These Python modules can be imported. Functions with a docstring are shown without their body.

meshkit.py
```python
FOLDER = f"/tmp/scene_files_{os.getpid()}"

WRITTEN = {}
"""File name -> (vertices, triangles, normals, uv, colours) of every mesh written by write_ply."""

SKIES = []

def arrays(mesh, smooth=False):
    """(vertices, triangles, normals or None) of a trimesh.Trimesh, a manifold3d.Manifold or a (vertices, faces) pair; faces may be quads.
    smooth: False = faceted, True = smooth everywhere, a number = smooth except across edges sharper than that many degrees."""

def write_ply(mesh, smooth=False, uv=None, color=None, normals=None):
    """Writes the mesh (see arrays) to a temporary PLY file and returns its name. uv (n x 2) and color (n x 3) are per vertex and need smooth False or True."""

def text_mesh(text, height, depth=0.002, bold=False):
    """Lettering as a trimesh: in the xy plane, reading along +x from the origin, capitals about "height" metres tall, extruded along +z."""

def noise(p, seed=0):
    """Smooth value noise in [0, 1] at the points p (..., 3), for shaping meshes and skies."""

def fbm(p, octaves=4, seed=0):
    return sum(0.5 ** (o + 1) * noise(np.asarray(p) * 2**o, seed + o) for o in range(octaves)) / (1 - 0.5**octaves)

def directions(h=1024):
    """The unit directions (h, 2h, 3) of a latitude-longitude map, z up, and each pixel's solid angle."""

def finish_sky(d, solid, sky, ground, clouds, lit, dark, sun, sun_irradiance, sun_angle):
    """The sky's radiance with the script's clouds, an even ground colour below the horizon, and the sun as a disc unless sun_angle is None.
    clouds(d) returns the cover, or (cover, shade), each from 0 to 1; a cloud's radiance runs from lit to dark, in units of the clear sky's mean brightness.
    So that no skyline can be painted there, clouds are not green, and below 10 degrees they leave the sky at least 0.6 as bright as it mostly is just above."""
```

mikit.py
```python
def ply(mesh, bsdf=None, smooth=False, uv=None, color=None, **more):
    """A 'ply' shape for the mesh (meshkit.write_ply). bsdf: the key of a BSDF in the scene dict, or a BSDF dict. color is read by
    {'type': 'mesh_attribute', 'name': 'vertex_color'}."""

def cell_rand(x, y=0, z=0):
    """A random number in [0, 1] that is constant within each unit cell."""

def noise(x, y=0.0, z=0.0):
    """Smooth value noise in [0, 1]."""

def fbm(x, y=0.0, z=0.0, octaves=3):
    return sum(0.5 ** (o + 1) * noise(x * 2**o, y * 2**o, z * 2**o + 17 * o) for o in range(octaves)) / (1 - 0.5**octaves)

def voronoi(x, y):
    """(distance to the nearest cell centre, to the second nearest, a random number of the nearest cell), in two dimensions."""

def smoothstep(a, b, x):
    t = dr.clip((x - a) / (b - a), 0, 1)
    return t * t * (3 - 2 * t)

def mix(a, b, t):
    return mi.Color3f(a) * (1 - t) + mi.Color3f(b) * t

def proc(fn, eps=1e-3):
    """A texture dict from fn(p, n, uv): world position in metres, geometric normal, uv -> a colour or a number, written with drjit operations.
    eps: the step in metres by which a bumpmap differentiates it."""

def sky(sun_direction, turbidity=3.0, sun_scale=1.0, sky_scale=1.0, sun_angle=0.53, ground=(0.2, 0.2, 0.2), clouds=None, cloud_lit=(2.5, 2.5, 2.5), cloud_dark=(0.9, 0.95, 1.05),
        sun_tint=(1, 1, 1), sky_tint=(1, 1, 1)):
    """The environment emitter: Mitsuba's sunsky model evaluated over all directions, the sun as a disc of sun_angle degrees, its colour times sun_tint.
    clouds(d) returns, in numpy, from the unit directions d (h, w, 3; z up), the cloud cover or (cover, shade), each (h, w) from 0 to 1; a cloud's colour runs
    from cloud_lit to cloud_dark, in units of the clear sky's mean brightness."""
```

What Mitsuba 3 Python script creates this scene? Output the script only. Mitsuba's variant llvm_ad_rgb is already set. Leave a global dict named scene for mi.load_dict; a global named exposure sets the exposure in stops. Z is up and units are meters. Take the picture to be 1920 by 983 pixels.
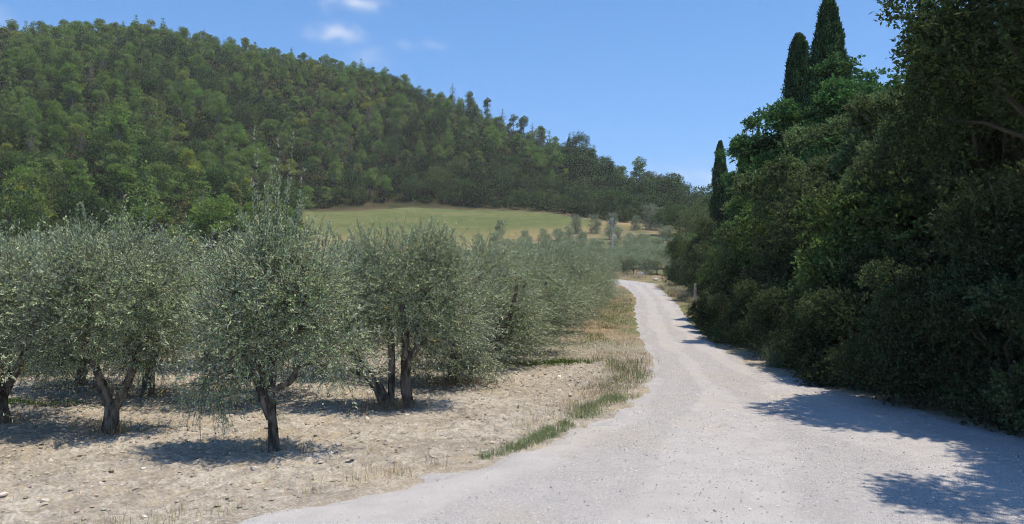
import math, numpy as np, drjit as dr, mitsuba as mi, mikit, meshkit
from scipy.interpolate import RBFInterpolator, RegularGridInterpolator, PchipInterpolator
from scipy.spatial import cKDTree
import shapely
from shapely.geometry import Polygon

T = mi.ScalarTransform4f
scene, labels = {}, {}

# ------------------------------------------------------------------ camera, sky, sun, exposure
EYE = 2.25
PITCH = math.radians(0.33)
scene['camera'] = {'type': 'perspective', 'fov': 65.48, 'fov_axis': 'x', 'near_clip': 0.1, 'far_clip': 9000.0,
                   'to_world': T().look_at(origin=[0, 0, EYE], target=[0, 10, EYE + 10 * math.tan(PITCH)], up=[0, 0, 1])}
SUN = (0.32, 0.0, 1.0)
CLOUDS = [  # azimuth to the right of the view axis, elevation, half widths (degrees), strength
    (-11.5, 18.0, 1.7, 0.55, 0.62), (-12.4, 16.0, 1.35, 0.5, 0.7), (-14.2, 15.9, 0.6, 0.45, 0.25), (-7.5, 15.4, 0.75, 0.32, 0.28),
    (-5.6, 15.5, 0.7, 0.3, 0.2), (-10.0, 14.3, 1.2, 0.6, 0.3), (-33.4, 14.9, 0.8, 0.5, 0.4), (-31.0, 14.2, 0.9, 0.5, 0.15), (13.5, 6.0, 4.0, 1.0, 0.34),
    (60, 24, 6, 2, 0.4), (-75, 20, 5, 2, 0.5), (150, 28, 8, 3, 0.4), (-130, 22, 8, 3, 0.45)]


def clouds(d):
    az = np.degrees(np.arctan2(d[..., 0], d[..., 1]))
    el = np.degrees(np.arcsin(np.clip(d[..., 2], -1, 1)))
    n = meshkit.fbm(np.stack([az * 0.55, el * 1.1, el * 0], -1), 5, seed=4)
    w = meshkit.fbm(np.stack([az * 0.9 + 40, el * 1.6, el * 0], -1), 3, seed=9) - 0.5
    cover = np.zeros(az.shape)
    for a, e, sa, se, k in CLOUDS:
        g = np.exp(-(((az - a + 1.6 * w * sa) / sa) ** 2 + ((el - e + 1.4 * w * se + 0.25 * (az - a) * se / sa) / se) ** 2))
        cover = np.maximum(cover, k * g * np.clip(0.35 + 1.5 * (n - 0.3), 0, 1.1))
    return cover


scene['sky'] = mikit.sky(SUN, turbidity=3.0, clouds=clouds, cloud_lit=(2.3, 2.4, 2.6), sky_tint=(0.80, 1.16, 1.46), sun_tint=(0.97, 1.0, 1.05))
exposure = 1.7
# thin summer air: one closed box round the whole place
scene['air'] = {'type': 'homogeneous', 'albedo': {'type': 'rgb', 'value': [0.95, 0.95, 0.95]}, 'sigma_t': 0.00028}
scene['camera']['medium'] = {'type': 'ref', 'id': 'air'}
scene['haze'] = {'type': 'cube', 'to_world': T().translate([0, 2250, 64]).scale([4300, 4050, 66]), 'bsdf': {'type': 'null'}, 'interior': {'type': 'ref', 'id': 'air'}}
labels['haze'] = {'label': 'thin summer haze over the valley', 'category': 'haze', 'kind': 'stuff'}

# ------------------------------------------------------------------ helpers


def RNG(s):
    return np.random.default_rng(s)


def unit(v):
    return v / (np.linalg.norm(v, axis=-1, keepdims=True) + 1e-12)


def join(ms):
    vs, fs, cs, at = [], [], [], 0
    for m in ms:
        vs.append(m[0]); fs.append(m[1] + at); at += len(m[0])
        cs.append(m[2] if len(m) > 2 else np.ones((len(m[0]), 3)))
    return np.vstack(vs), np.vstack(fs), np.vstack(cs)


def tubes(P, R, sides=5, cap=True):
    """P (n, k, 3) polylines, R (n, k) radii -> (vertices, triangles)."""
    P, R = np.asarray(P, float), np.asarray(R, float)
    n, k = P.shape[:2]
    t = unit(np.gradient(P, axis=1))
    ref = np.where(np.abs(t[..., 2:]) < 0.9, [0, 0, 1.0], [1.0, 0, 0])
    ref = np.broadcast_to(ref[:, :1], t.shape)
    a = unit(np.cross(t, ref)); b = np.cross(t, a)
    ang = np.arange(sides) * 2 * np.pi / sides
    v = P[:, :, None] + R[:, :, None, None] * (np.cos(ang)[:, None] * a[:, :, None] + np.sin(ang)[:, None] * b[:, :, None])
    v = v.reshape(-1, 3)
    i, j = np.meshgrid(np.arange(k - 1), np.arange(sides), indexing='ij')
    j2 = (j + 1) % sides
    q = np.stack([i * sides + j, i * sides + j2, (i + 1) * sides + j2, (i + 1) * sides + j], -1).reshape(-1, 4)
    f = np.vstack([q[:, [0, 1, 2]], q[:, [0, 2, 3]]])
    f = (f[None] + (np.arange(n) * k * sides)[:, None, None]).reshape(-1, 3)
    return v, f


def tube(points, radii, sides=8, seg=None, wob=0.0, seed=0, bump=0.0):
    """One smooth limb through control points."""
    p, r = np.asarray(points, float), np.asarray(radii, float)
    u = np.linspace(0, 1, len(p)); m = seg or 5 * len(p); uu = np.linspace(0, 1, m)
    P = np.stack([PchipInterpolator(u, p[:, i])(uu) for i in range(3)], 1)
    Rr = PchipInterpolator(u, r)(uu)
    g = RNG(seed)
    if wob:
        P = P + wob * (meshkit.fbm(np.stack([uu * 6, uu * 0 + seed, uu * 0], 1), 2, seed)[:, None] - 0.5) * g.normal(size=3)
    v, f = tubes(P[None], Rr[None], sides)
    if bump:
        c = np.repeat(P, sides, 0)
        n = (meshkit.fbm(v * [14, 14, 5], 3, seed) - 0.5)[:, None]
        v = v + unit(v - c) * n * 2 * bump
    return v, f


def leaf_mesh(base, axis, normal, L, W, fold=0.15, color=None):
    """Folded rhombic leaves: (vertices, triangles, colours)."""
    n = len(base)
    axis = unit(axis); side = unit(np.cross(axis, normal)); up = np.cross(side, axis)
    L, W = np.broadcast_to(L, n)[:, None], np.broadcast_to(W, n)[:, None]
    mid = base + axis * L * 0.48 + up * W * fold
    v = np.stack([base, mid + side * W / 2, base + axis * L, mid - side * W / 2], 1).reshape(-1, 3)
    i = np.arange(n)[:, None] * 4
    f = np.hstack([i, i + 1, i + 2, i, i + 2, i + 3]).reshape(-1, 3)
    c = np.repeat(color, 4, 0) if color is not None else np.ones((len(v), 3))
    return v, f, c


def tint(rng, n, base, var=0.25, hue=0.08):
    base = np.asarray(base, float)
    k = np.exp(rng.normal(0, var, (n, 1)))
    return np.clip(base * k * (1 + rng.normal(0, hue, (n, 3))), 0.004, 0.9)


def sphere_dirs(rng, n):
    return unit(rng.normal(size=(n, 3)))


# ------------------------------------------------------------------ materials
VC = {'type': 'mesh_attribute', 'name': 'vertex_color'}


def rgb(*c):
    return {'type': 'rgb', 'value': list(c)}


scene['olive_leaf'] = {'type': 'twosided',
                       'a': {'type': 'principled', 'base_color': VC, 'roughness': 0.42, 'specular': 0.5},
                       'b': {'type': 'principled', 'base_color': rgb(0.52, 0.58, 0.43), 'roughness': 0.55, 'specular': 0.3}}
scene['broad_leaf'] = {'type': 'principledthin', 'base_color': VC, 'roughness': 0.45, 'diff_trans': 0.55, 'eta': 1.4}
scene['far_leaf'] = {'type': 'principledthin', 'base_color': VC, 'roughness': 0.6, 'diff_trans': 0.7, 'eta': 1.3}
scene['grass_blade'] = {'type': 'principledthin', 'base_color': VC, 'roughness': 0.6, 'diff_trans': 0.6, 'eta': 1.3}
scene['stone_bsdf'] = {'type': 'diffuse', 'reflectance': VC}


def bark_fn(p, n, uv):
    g = mikit.fbm(p.x * 22, p.y * 22, p.z * 7, 4)
    b = mikit.noise(p.x * 6, p.y * 6, p.z * 3)
    return mikit.mix((0.055, 0.048, 0.040), (0.25, 0.22, 0.18), mikit.smoothstep(0.25, 0.75, g)) * (0.7 + 0.5 * b)


def bark_bump(p, n, uv):
    return 0.012 * mikit.fbm(p.x * 30, p.y * 30, p.z * 9, 3)


scene['bark'] = {'type': 'bumpmap', 'arbitrary': mikit.proc(bark_bump, 0.003), 'scale': 1.0,
                 'bsdf': {'type': 'diffuse', 'reflectance': mikit.proc(bark_fn)}}
scene['twig_bark'] = {'type': 'diffuse', 'reflectance': rgb(0.10, 0.095, 0.07)}
scene['pale_bark'] = {'type': 'diffuse', 'reflectance': rgb(0.20, 0.16, 0.125)}
scene['grey_wood'] = {'type': 'diffuse', 'reflectance': rgb(0.24, 0.20, 0.175)}

# ------------------------------------------------------------------ land: control heights
CTRL = []


def col(az, pts):
    for d, z in pts:
        CTRL.append((d * math.sin(math.radians(az)), d * math.cos(math.radians(az)), z))


# azimuth (degrees right of north): distances and heights up the hillside, over the crest and down behind it
RIDGE = [(-75, 330, 56), (-60, 335, 62), (-48, 335, 72), (-40.2, 330, 76), (-32.7, 330, 79.5), (-27.9, 335, 89), (-23.8, 330, 88), (-20.6, 325, 84),
         (-15.0, 315, 78), (-9.9, 305, 73.5), (-4.2, 290, 60.5), (-1.15, 280, 50.1), (1.53, 275, 43.7), (3.83, 270, 39.3),
         (5.35, 262, 34.7), (7.25, 250, 28.2), (10.3, 235, 23.5), (12.5, 222, 17.9), (14.0, 215, 15.2), (17, 215, 13), (24, 220, 10), (40, 230, 8), (60, 240, 7)]
for az, d, z in RIDGE:
    far = [(d, z), (d + 70, z + 2), (d + 200, z * 0.75), (700, z * 0.35), (1200, 2)]
    if az < -15.5:
        near = [(60, 0.6), (85, 1.6), (110, 5.0), (150, 16 + 0.10 * (z - 70)), (215, 0.48 * z), (270, 0.74 * z)]
    elif az < 15:
        b = max(0.0, (az - 2) / 12)
        near = [(60, 0.0), (85, 0.22), (100, 0.55), (115, 2.2), (135, 5.5), (152, 8.4), (172, 11.4 - 1.0 * b), (194, 15.4 - 3.6 * b), (209, 17.8 - 3.0 * b)]
        if d > 240:
            near += [(0.5 * (209 + d), 0.47 * (17.8 - 3.0 * b) + 0.49 * z)]
    else:
        near = [(60, 0.2), (85, 0.6), (115, 2.6), (150, 6.0)]
    col(az, near + far)
for az in range(60, 301, 20):
    col(az, [(60, 0), (150, 0), (400, 0), (900, 0), (1300, 0)])
for x in range(-50, 51, 12):
    for y in range(-50, 51, 12):
        if math.hypot(x, y) < 56:
            CTRL.append((x, y, 0.0))
CTRL = np.array(CTRL)
rbf = RBFInterpolator(CTRL[:, :2], CTRL[:, 2], kernel='linear', neighbors=60, smoothing=0.3)
gx = np.concatenate([np.arange(-1500, -420, 40), np.arange(-420, 300, 4.0), np.arange(300, 1501, 40)])
gy = np.concatenate([np.arange(-1500, -80, 40), np.arange(-80, 480, 4.0), np.arange(480, 1501, 40)])
XX, YY = np.meshgrid(gx, gy, indexing='ij')
ZZ = rbf(np.stack([XX.ravel(), YY.ravel()], 1)).reshape(XX.shape)
ZZ *= np.clip((1450 - np.hypot(XX, YY)) / 250, 0, 1)
ZZ = np.maximum(ZZ, 0)
_H = RegularGridInterpolator((gx, gy), ZZ, bounds_error=False, fill_value=0.0)


def H(x, y):
    """Height of the land without its small relief."""
    x, y = np.asarray(x, float), np.asarray(y, float)
    z = _H(np.stack([x, y], -1))
    r = np.hypot(x, y)
    k = np.clip((r - 45) / 25, 0, 1)
    hill = np.clip((z - 21) / 20, 0, 1)
    lump = (meshkit.fbm(np.stack([x / 26, y / 26, x * 0], -1), 3, seed=3) - 0.5) * 5.0
    return z * k + lump * hill


# ------------------------------------------------------------------ road outline
PAIRS = np.array([(-18, -8, 10, -16), (-9.0, 0.9, 8.6, -1), (-2.85, 6.85, 7.7, 6.4), (-0.25, 9.25, 6.9, 10.4), (0.9, 11.2, 6.45, 12.4), (1.98, 13.4, 6.0, 14.4),
                  (3.02, 17.7, 5.65, 18.7), (4.3, 28, 6.55, 27), (6.4, 42, 9.0, 42), (8.6, 56, 11.3, 56), (10.8, 75, 14.1, 75), (11.7, 86, 16.4, 90.5),
                  (9.5, 93, 14, 99.5), (2, 97, 4, 103), (-30, 99, -30, 105)], float)
_s = np.linspace(0, 1, len(PAIRS)); _ss = np.linspace(0, 1, 700)
EDGE = np.stack([PchipInterpolator(_s, PAIRS[:, i])(_ss) for i in range(4)], 1)
ROAD = Polygon(np.vstack([EDGE[:, :2], EDGE[::-1, 2:]])).buffer(0)
shapely.prepare(ROAD)
ROAD_B = ROAD.boundary


def road_in(x, y):
    """Signed distance to the road's edge, positive inside (valid near it)."""
    x, y = np.asarray(x, float), np.asarray(y, float)
    out = np.full(x.shape, -50.0)
    m = (y < 115) & (x > -35) & (x < 25) & (y > -20)
    pts = shapely.points(x[m], y[m])
    d = shapely.distance(pts, ROAD_B)
    out[m] = np.where(shapely.contains(ROAD, pts), d, -d)
    return out


# ------------------------------------------------------------------ ground sheet
def graded(lo, hi, a, b, fine, far):
    """Coordinates with even fine steps between a and b and growing steps outside."""
    c = list(np.arange(a, b, fine)); s = fine; x = c[-1]
    while x < hi:
        s = min(s * 1.05, far); x += s; c.append(x)
    s = fine; x = a; left = []
    while x > lo:
        s = min(s * 1.05, far); x -= s; left.append(x)
    return np.array(left[::-1] + c)


def grid_mesh(X, Y, Z):
    n, m = X.shape
    i, j = np.meshgrid(np.arange(n - 1), np.arange(m - 1), indexing='ij')
    a = (i * m + j).ravel(); b = a + m
    f = np.vstack([np.stack([a, b, b + 1], 1), np.stack([a, b + 1, a + 1], 1)])
    return np.stack([X.ravel(), Y.ravel(), Z.ravel()], 1), f


def soil_relief(x, y):
    p = np.stack([x, y, x * 0], -1)
    big = meshkit.fbm(p * 0.9, 3, seed=21) - 0.5
    clod = meshkit.fbm(p * 4.5, 3, seed=22)
    fine = meshkit.noise(p * 16, seed=23) - 0.5
    return 0.09 * big + 0.10 * np.clip(clod - 0.47, 0, 1) + 0.10 * np.clip(meshkit.fbm(p * 9.5, 2, seed=24) - 0.5, 0, 1) + 0.04 * fine


def ground_z(x, y):
    x, y = np.asarray(x, float), np.asarray(y, float)
    z = H(x, y)
    r = np.hypot(x, y)
    inside = road_in(x, y)
    amp = np.clip((-inside - 0.05) / 0.9, 0, 1) * np.clip((70 - r) / 40, 0, 1)
    z = z + soil_relief(x, y) * amp
    z = z - 0.10 * np.clip((inside - 0.1) / 0.5, 0, 1)
    return z


cx = graded(-4000, 4000, -8.5, 3.5, 0.055, 220)
cy = graded(-1500, 6000, 6.5, 19.0, 0.06, 220)
GX, GY = np.meshgrid(cx, cy, indexing='ij')
GZ = ground_z(GX, GY)
ground = grid_mesh(GX, GY, GZ)

FIELD_POLY = None


def ground_fn(p, n, uv):
    x, y, z = p.x, p.y, p.z
    f1 = mikit.fbm(x * 1.3, y * 1.3, 0, 4)
    f2 = mikit.fbm(x * 9, y * 9, 3, 4)
    f3 = mikit.noise(x * 45, y * 45, 7)
    f4 = mikit.fbm(x * 0.35, y * 0.35, 11, 3)
    soil = mikit.mix((0.300, 0.270, 0.222), (0.445, 0.415, 0.352), mikit.smoothstep(0.3, 0.7, 0.55 * f2 + 0.45 * f1))
    soil = mikit.mix(soil, (0.38, 0.32, 0.225), 0.3 * mikit.smoothstep(0.5, 0.66, f4))
    soil = soil * (0.72 + 0.5 * f3)
    straw = mikit.smoothstep(0.62, 0.72, mikit.fbm(x * 3 + 9, y * 3, 5, 3)) * mikit.smoothstep(0.45, 0.6, mikit.noise(x * 70, y * 14, 2))
    soil = mikit.mix(soil, (0.40, 0.33, 0.21), 0.6 * straw)
    r = dr.sqrt(x * x + y * y)
    # weedy and dry ground further back, terraces, then woodland floor
    dry = mikit.mix((0.27, 0.215, 0.135), (0.155, 0.17, 0.085), mikit.smoothstep(0.4, 0.62, mikit.fbm(x * 0.4, y * 0.4, 19, 4)))
    dry = dry * (0.75 + 0.5 * mikit.fbm(x * 3, y * 3, 23, 3))
    c = mikit.mix(soil, dry, mikit.smoothstep(20, 34, r + 8 * f1))
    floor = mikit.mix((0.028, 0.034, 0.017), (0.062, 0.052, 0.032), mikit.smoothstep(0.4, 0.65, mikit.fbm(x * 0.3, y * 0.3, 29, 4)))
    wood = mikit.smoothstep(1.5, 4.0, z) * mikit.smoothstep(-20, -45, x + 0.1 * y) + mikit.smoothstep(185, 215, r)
    litter = mikit.mix((0.10, 0.075, 0.05), (0.20, 0.15, 0.10), f2)
    right = mikit.smoothstep(0.2, 1.6, x - (6.6 + mikit.smoothstep(26, 60, y) * 6.5 + dr.maximum(y - 60, 0) * 0.12)) * mikit.smoothstep(-60, -10, y) * mikit.smoothstep(66, 58, y)
    c = mikit.mix(c, litter, right)
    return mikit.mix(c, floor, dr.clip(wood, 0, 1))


def ground_bump(p, n, uv):
    return 0.022 * mikit.fbm(p.x * 24, p.y * 24, 0, 4)


scene['ground_bsdf'] = {'type': 'bumpmap', 'arbitrary': mikit.proc(ground_bump, 0.004), 'scale': 1.0,
                        'bsdf': {'type': 'diffuse', 'reflectance': mikit.proc(ground_fn)}}
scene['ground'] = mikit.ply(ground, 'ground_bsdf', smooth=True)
labels['ground'] = {'label': 'ploughed dry pale brown soil of the olive grove running up into the hillside', 'category': 'ground', 'kind': 'structure'}

# ------------------------------------------------------------------ gravel road
def road_z(x, y, inside):
    p = np.stack([x, y, x * 0], -1)
    return H(x, y) - 0.045 + 0.075 * np.clip((inside + 0.10 + 0.7 * (meshkit.fbm(p * 2.1, 4, seed=31) - 0.5)) / 0.45, -0.5, 1) \
        + 0.05 * (meshkit.fbm(p * 0.8, 2, seed=32) - 0.5) + 0.012 * (meshkit.noise(p * 9, seed=33) - 0.5)


def road_at(s, t):
    e = np.stack([np.interp(s, _ss, EDGE[:, i]) for i in range(4)], -1)
    out = 0.35
    w = np.hypot(e[..., 2] - e[..., 0], e[..., 3] - e[..., 1])
    tt = -out / w + t * (1 + 2 * out / w)
    return e[..., 0] + (e[..., 2] - e[..., 0]) * tt, e[..., 1] + (e[..., 3] - e[..., 1]) * tt


s0 = np.concatenate([np.linspace(0, 0.1, 20), np.linspace(0.1, 0.43, 230)[1:], np.linspace(0.43, 1, 130)[1:]])
SS, TT = np.meshgrid(s0, np.linspace(0, 1, 130), indexing='ij')
RX, RY = road_at(SS, TT)
RI = road_in(RX, RY)
road = grid_mesh(RX, RY, road_z(RX, RY, RI))
_a, _b, _c = (road[0][road[1][0, i]] for i in range(3))
if np.cross(_b - _a, _c - _a)[2] < 0:
    road = (road[0], road[1][:, ::-1])
# the two wheel tracks follow the road: the crosswise place is handed on in uv
road_uv = np.stack([TT.ravel(), SS.ravel()], 1)


def road_fn(p, n, uv):
    x, y = p.x, p.y
    d1, d2, w = mikit.voronoi(x * 42, y * 42)
    e1, e2, w2 = mikit.voronoi(x * 85 + 5, y * 85)
    f1 = mikit.fbm(x * 0.7, y * 0.7, 0, 4)
    f2 = mikit.fbm(x * 5, y * 5, 3, 3)
    loose = mikit.smoothstep(0.40, 0.62, mikit.fbm(x * 0.45 + 3, y * 0.45, 8, 3) + 0.34 * dr.cos(uv.x * 21.5 + 1.6 * f1))
    dust_k = 1.03 - 0.13 * loose
    dust = mikit.mix((0.400, 0.393, 0.380), (0.485, 0.477, 0.462), f2)
    dust = mikit.mix(dust, (0.45, 0.42, 0.36), 0.55 * mikit.smoothstep(0.52, 0.7, f1))
    dust = dust * dust_k
    chip = mikit.mix((0.15, 0.155, 0.16), (0.70, 0.69, 0.68), mikit.mix(w, w2, 0.4))
    c = mikit.mix(dust, chip, (0.10 + 0.55 * loose) * mikit.smoothstep(0.55, 0.25, d1))
    return c * (0.86 + 0.28 * e1)


def road_bump(p, n, uv):
    d1, d2, w = mikit.voronoi(p.x * 42, p.y * 42)
    return 0.006 * mikit.smoothstep(0.5, 0.1, d1) * w + 0.006 * mikit.fbm(p.x * 20, p.y * 20, 1, 2)


scene['road_bsdf'] = {'type': 'bumpmap', 'arbitrary': mikit.proc(road_bump, 0.003), 'scale': 1.0,
                      'bsdf': {'type': 'diffuse', 'reflectance': mikit.proc(road_fn)}}
scene['gravel_road'] = mikit.ply(road, 'road_bsdf', smooth=True, uv=road_uv)
labels['gravel_road'] = {'label': 'pale grey gravel track curving past the olive grove', 'category': 'road', 'kind': 'structure'}

# ------------------------------------------------------------------ green field on the slope
FA = np.radians(np.linspace(-15.2, 11.5, 90))
_fa = np.radians([-15.2, -13, -8, -3, 0, 4, 7, 11.5])
f_lo = np.interp(FA, _fa, [126, 124, 124, 126, 138, 152, 164, 172])
f_hi = np.interp(FA, _fa, [192, 203, 209, 206, 200, 190, 180, 174])
f_hi = f_hi + 0.8 * np.sin(FA * 43) + 0.4 * np.sin(FA * 140)
FT = np.linspace(0, 1, 50)
FD = f_lo[:, None] + (f_hi - f_lo)[:, None] * FT[None]
FX, FY = FD * np.sin(FA)[:, None], FD * np.cos(FA)[:, None]
_e = np.minimum(np.minimum(FT, 1 - FT)[None] * 14, np.minimum(np.linspace(0, 1, 90), 1 - np.linspace(0, 1, 90))[:, None] * 30)
field = grid_mesh(FX, FY, H(FX, FY) + np.clip(_e, 0, 1) * 0.75 - 0.40)
if np.cross(field[0][field[1][0, 1]] - field[0][field[1][0, 0]], field[0][field[1][0, 2]] - field[0][field[1][0, 0]])[2] < 0:
    field = (field[0], field[1][:, ::-1])


def field_fn(p, n, uv):
    g = mikit.fbm(p.x * 0.08, p.y * 0.16, 0, 4)
    h = mikit.fbm(p.x * 0.9, p.y * 0.5, 3, 3)
    g = g + 0.10 * dr.sin(uv.y * 95 + 3 * h) + 0.25 * (mikit.noise(p.x * 0.35, p.y * 0.9, 9) - 0.5)
    c = mikit.mix((0.115, 0.145, 0.060), (0.170, 0.182, 0.086), mikit.smoothstep(0.3, 0.7, 0.6 * g + 0.4 * h))
    c = mikit.mix(c, (0.30, 0.24, 0.125), mikit.smoothstep(0.60, 0.85, uv.y + 0.35 * (g - 0.5)) * 0.0 + mikit.smoothstep(0.42, 0.05, uv.y + 0.3 * (g - 0.5)) * 0.75)
    c = mikit.mix(c, (0.36, 0.26, 0.15), mikit.smoothstep(0.76, 0.86, uv.x + 0.08 * (h - 0.5)) * mikit.smoothstep(0.35, 0.55, uv.y))
    return mikit.mix(c, (0.34, 0.25, 0.14), mikit.smoothstep(0.955, 0.995, uv.y + 0.06 * (h - 0.5)))


scene['field_bsdf'] = {'type': 'diffuse', 'reflectance': mikit.proc(field_fn)}
scene['grass_field'] = mikit.ply(field, 'field_bsdf', smooth=True, uv=np.stack(np.meshgrid(np.linspace(0, 1, 90), FT, indexing='ij'), -1).reshape(-1, 2))
labels['grass_field'] = {'label': 'green sloping field below the wooded hill', 'category': 'field', 'kind': 'structure'}

# ------------------------------------------------------------------ tree kits
# Each kit returns {part: (vertices, triangles, colours, bsdf, smooth)}


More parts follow.
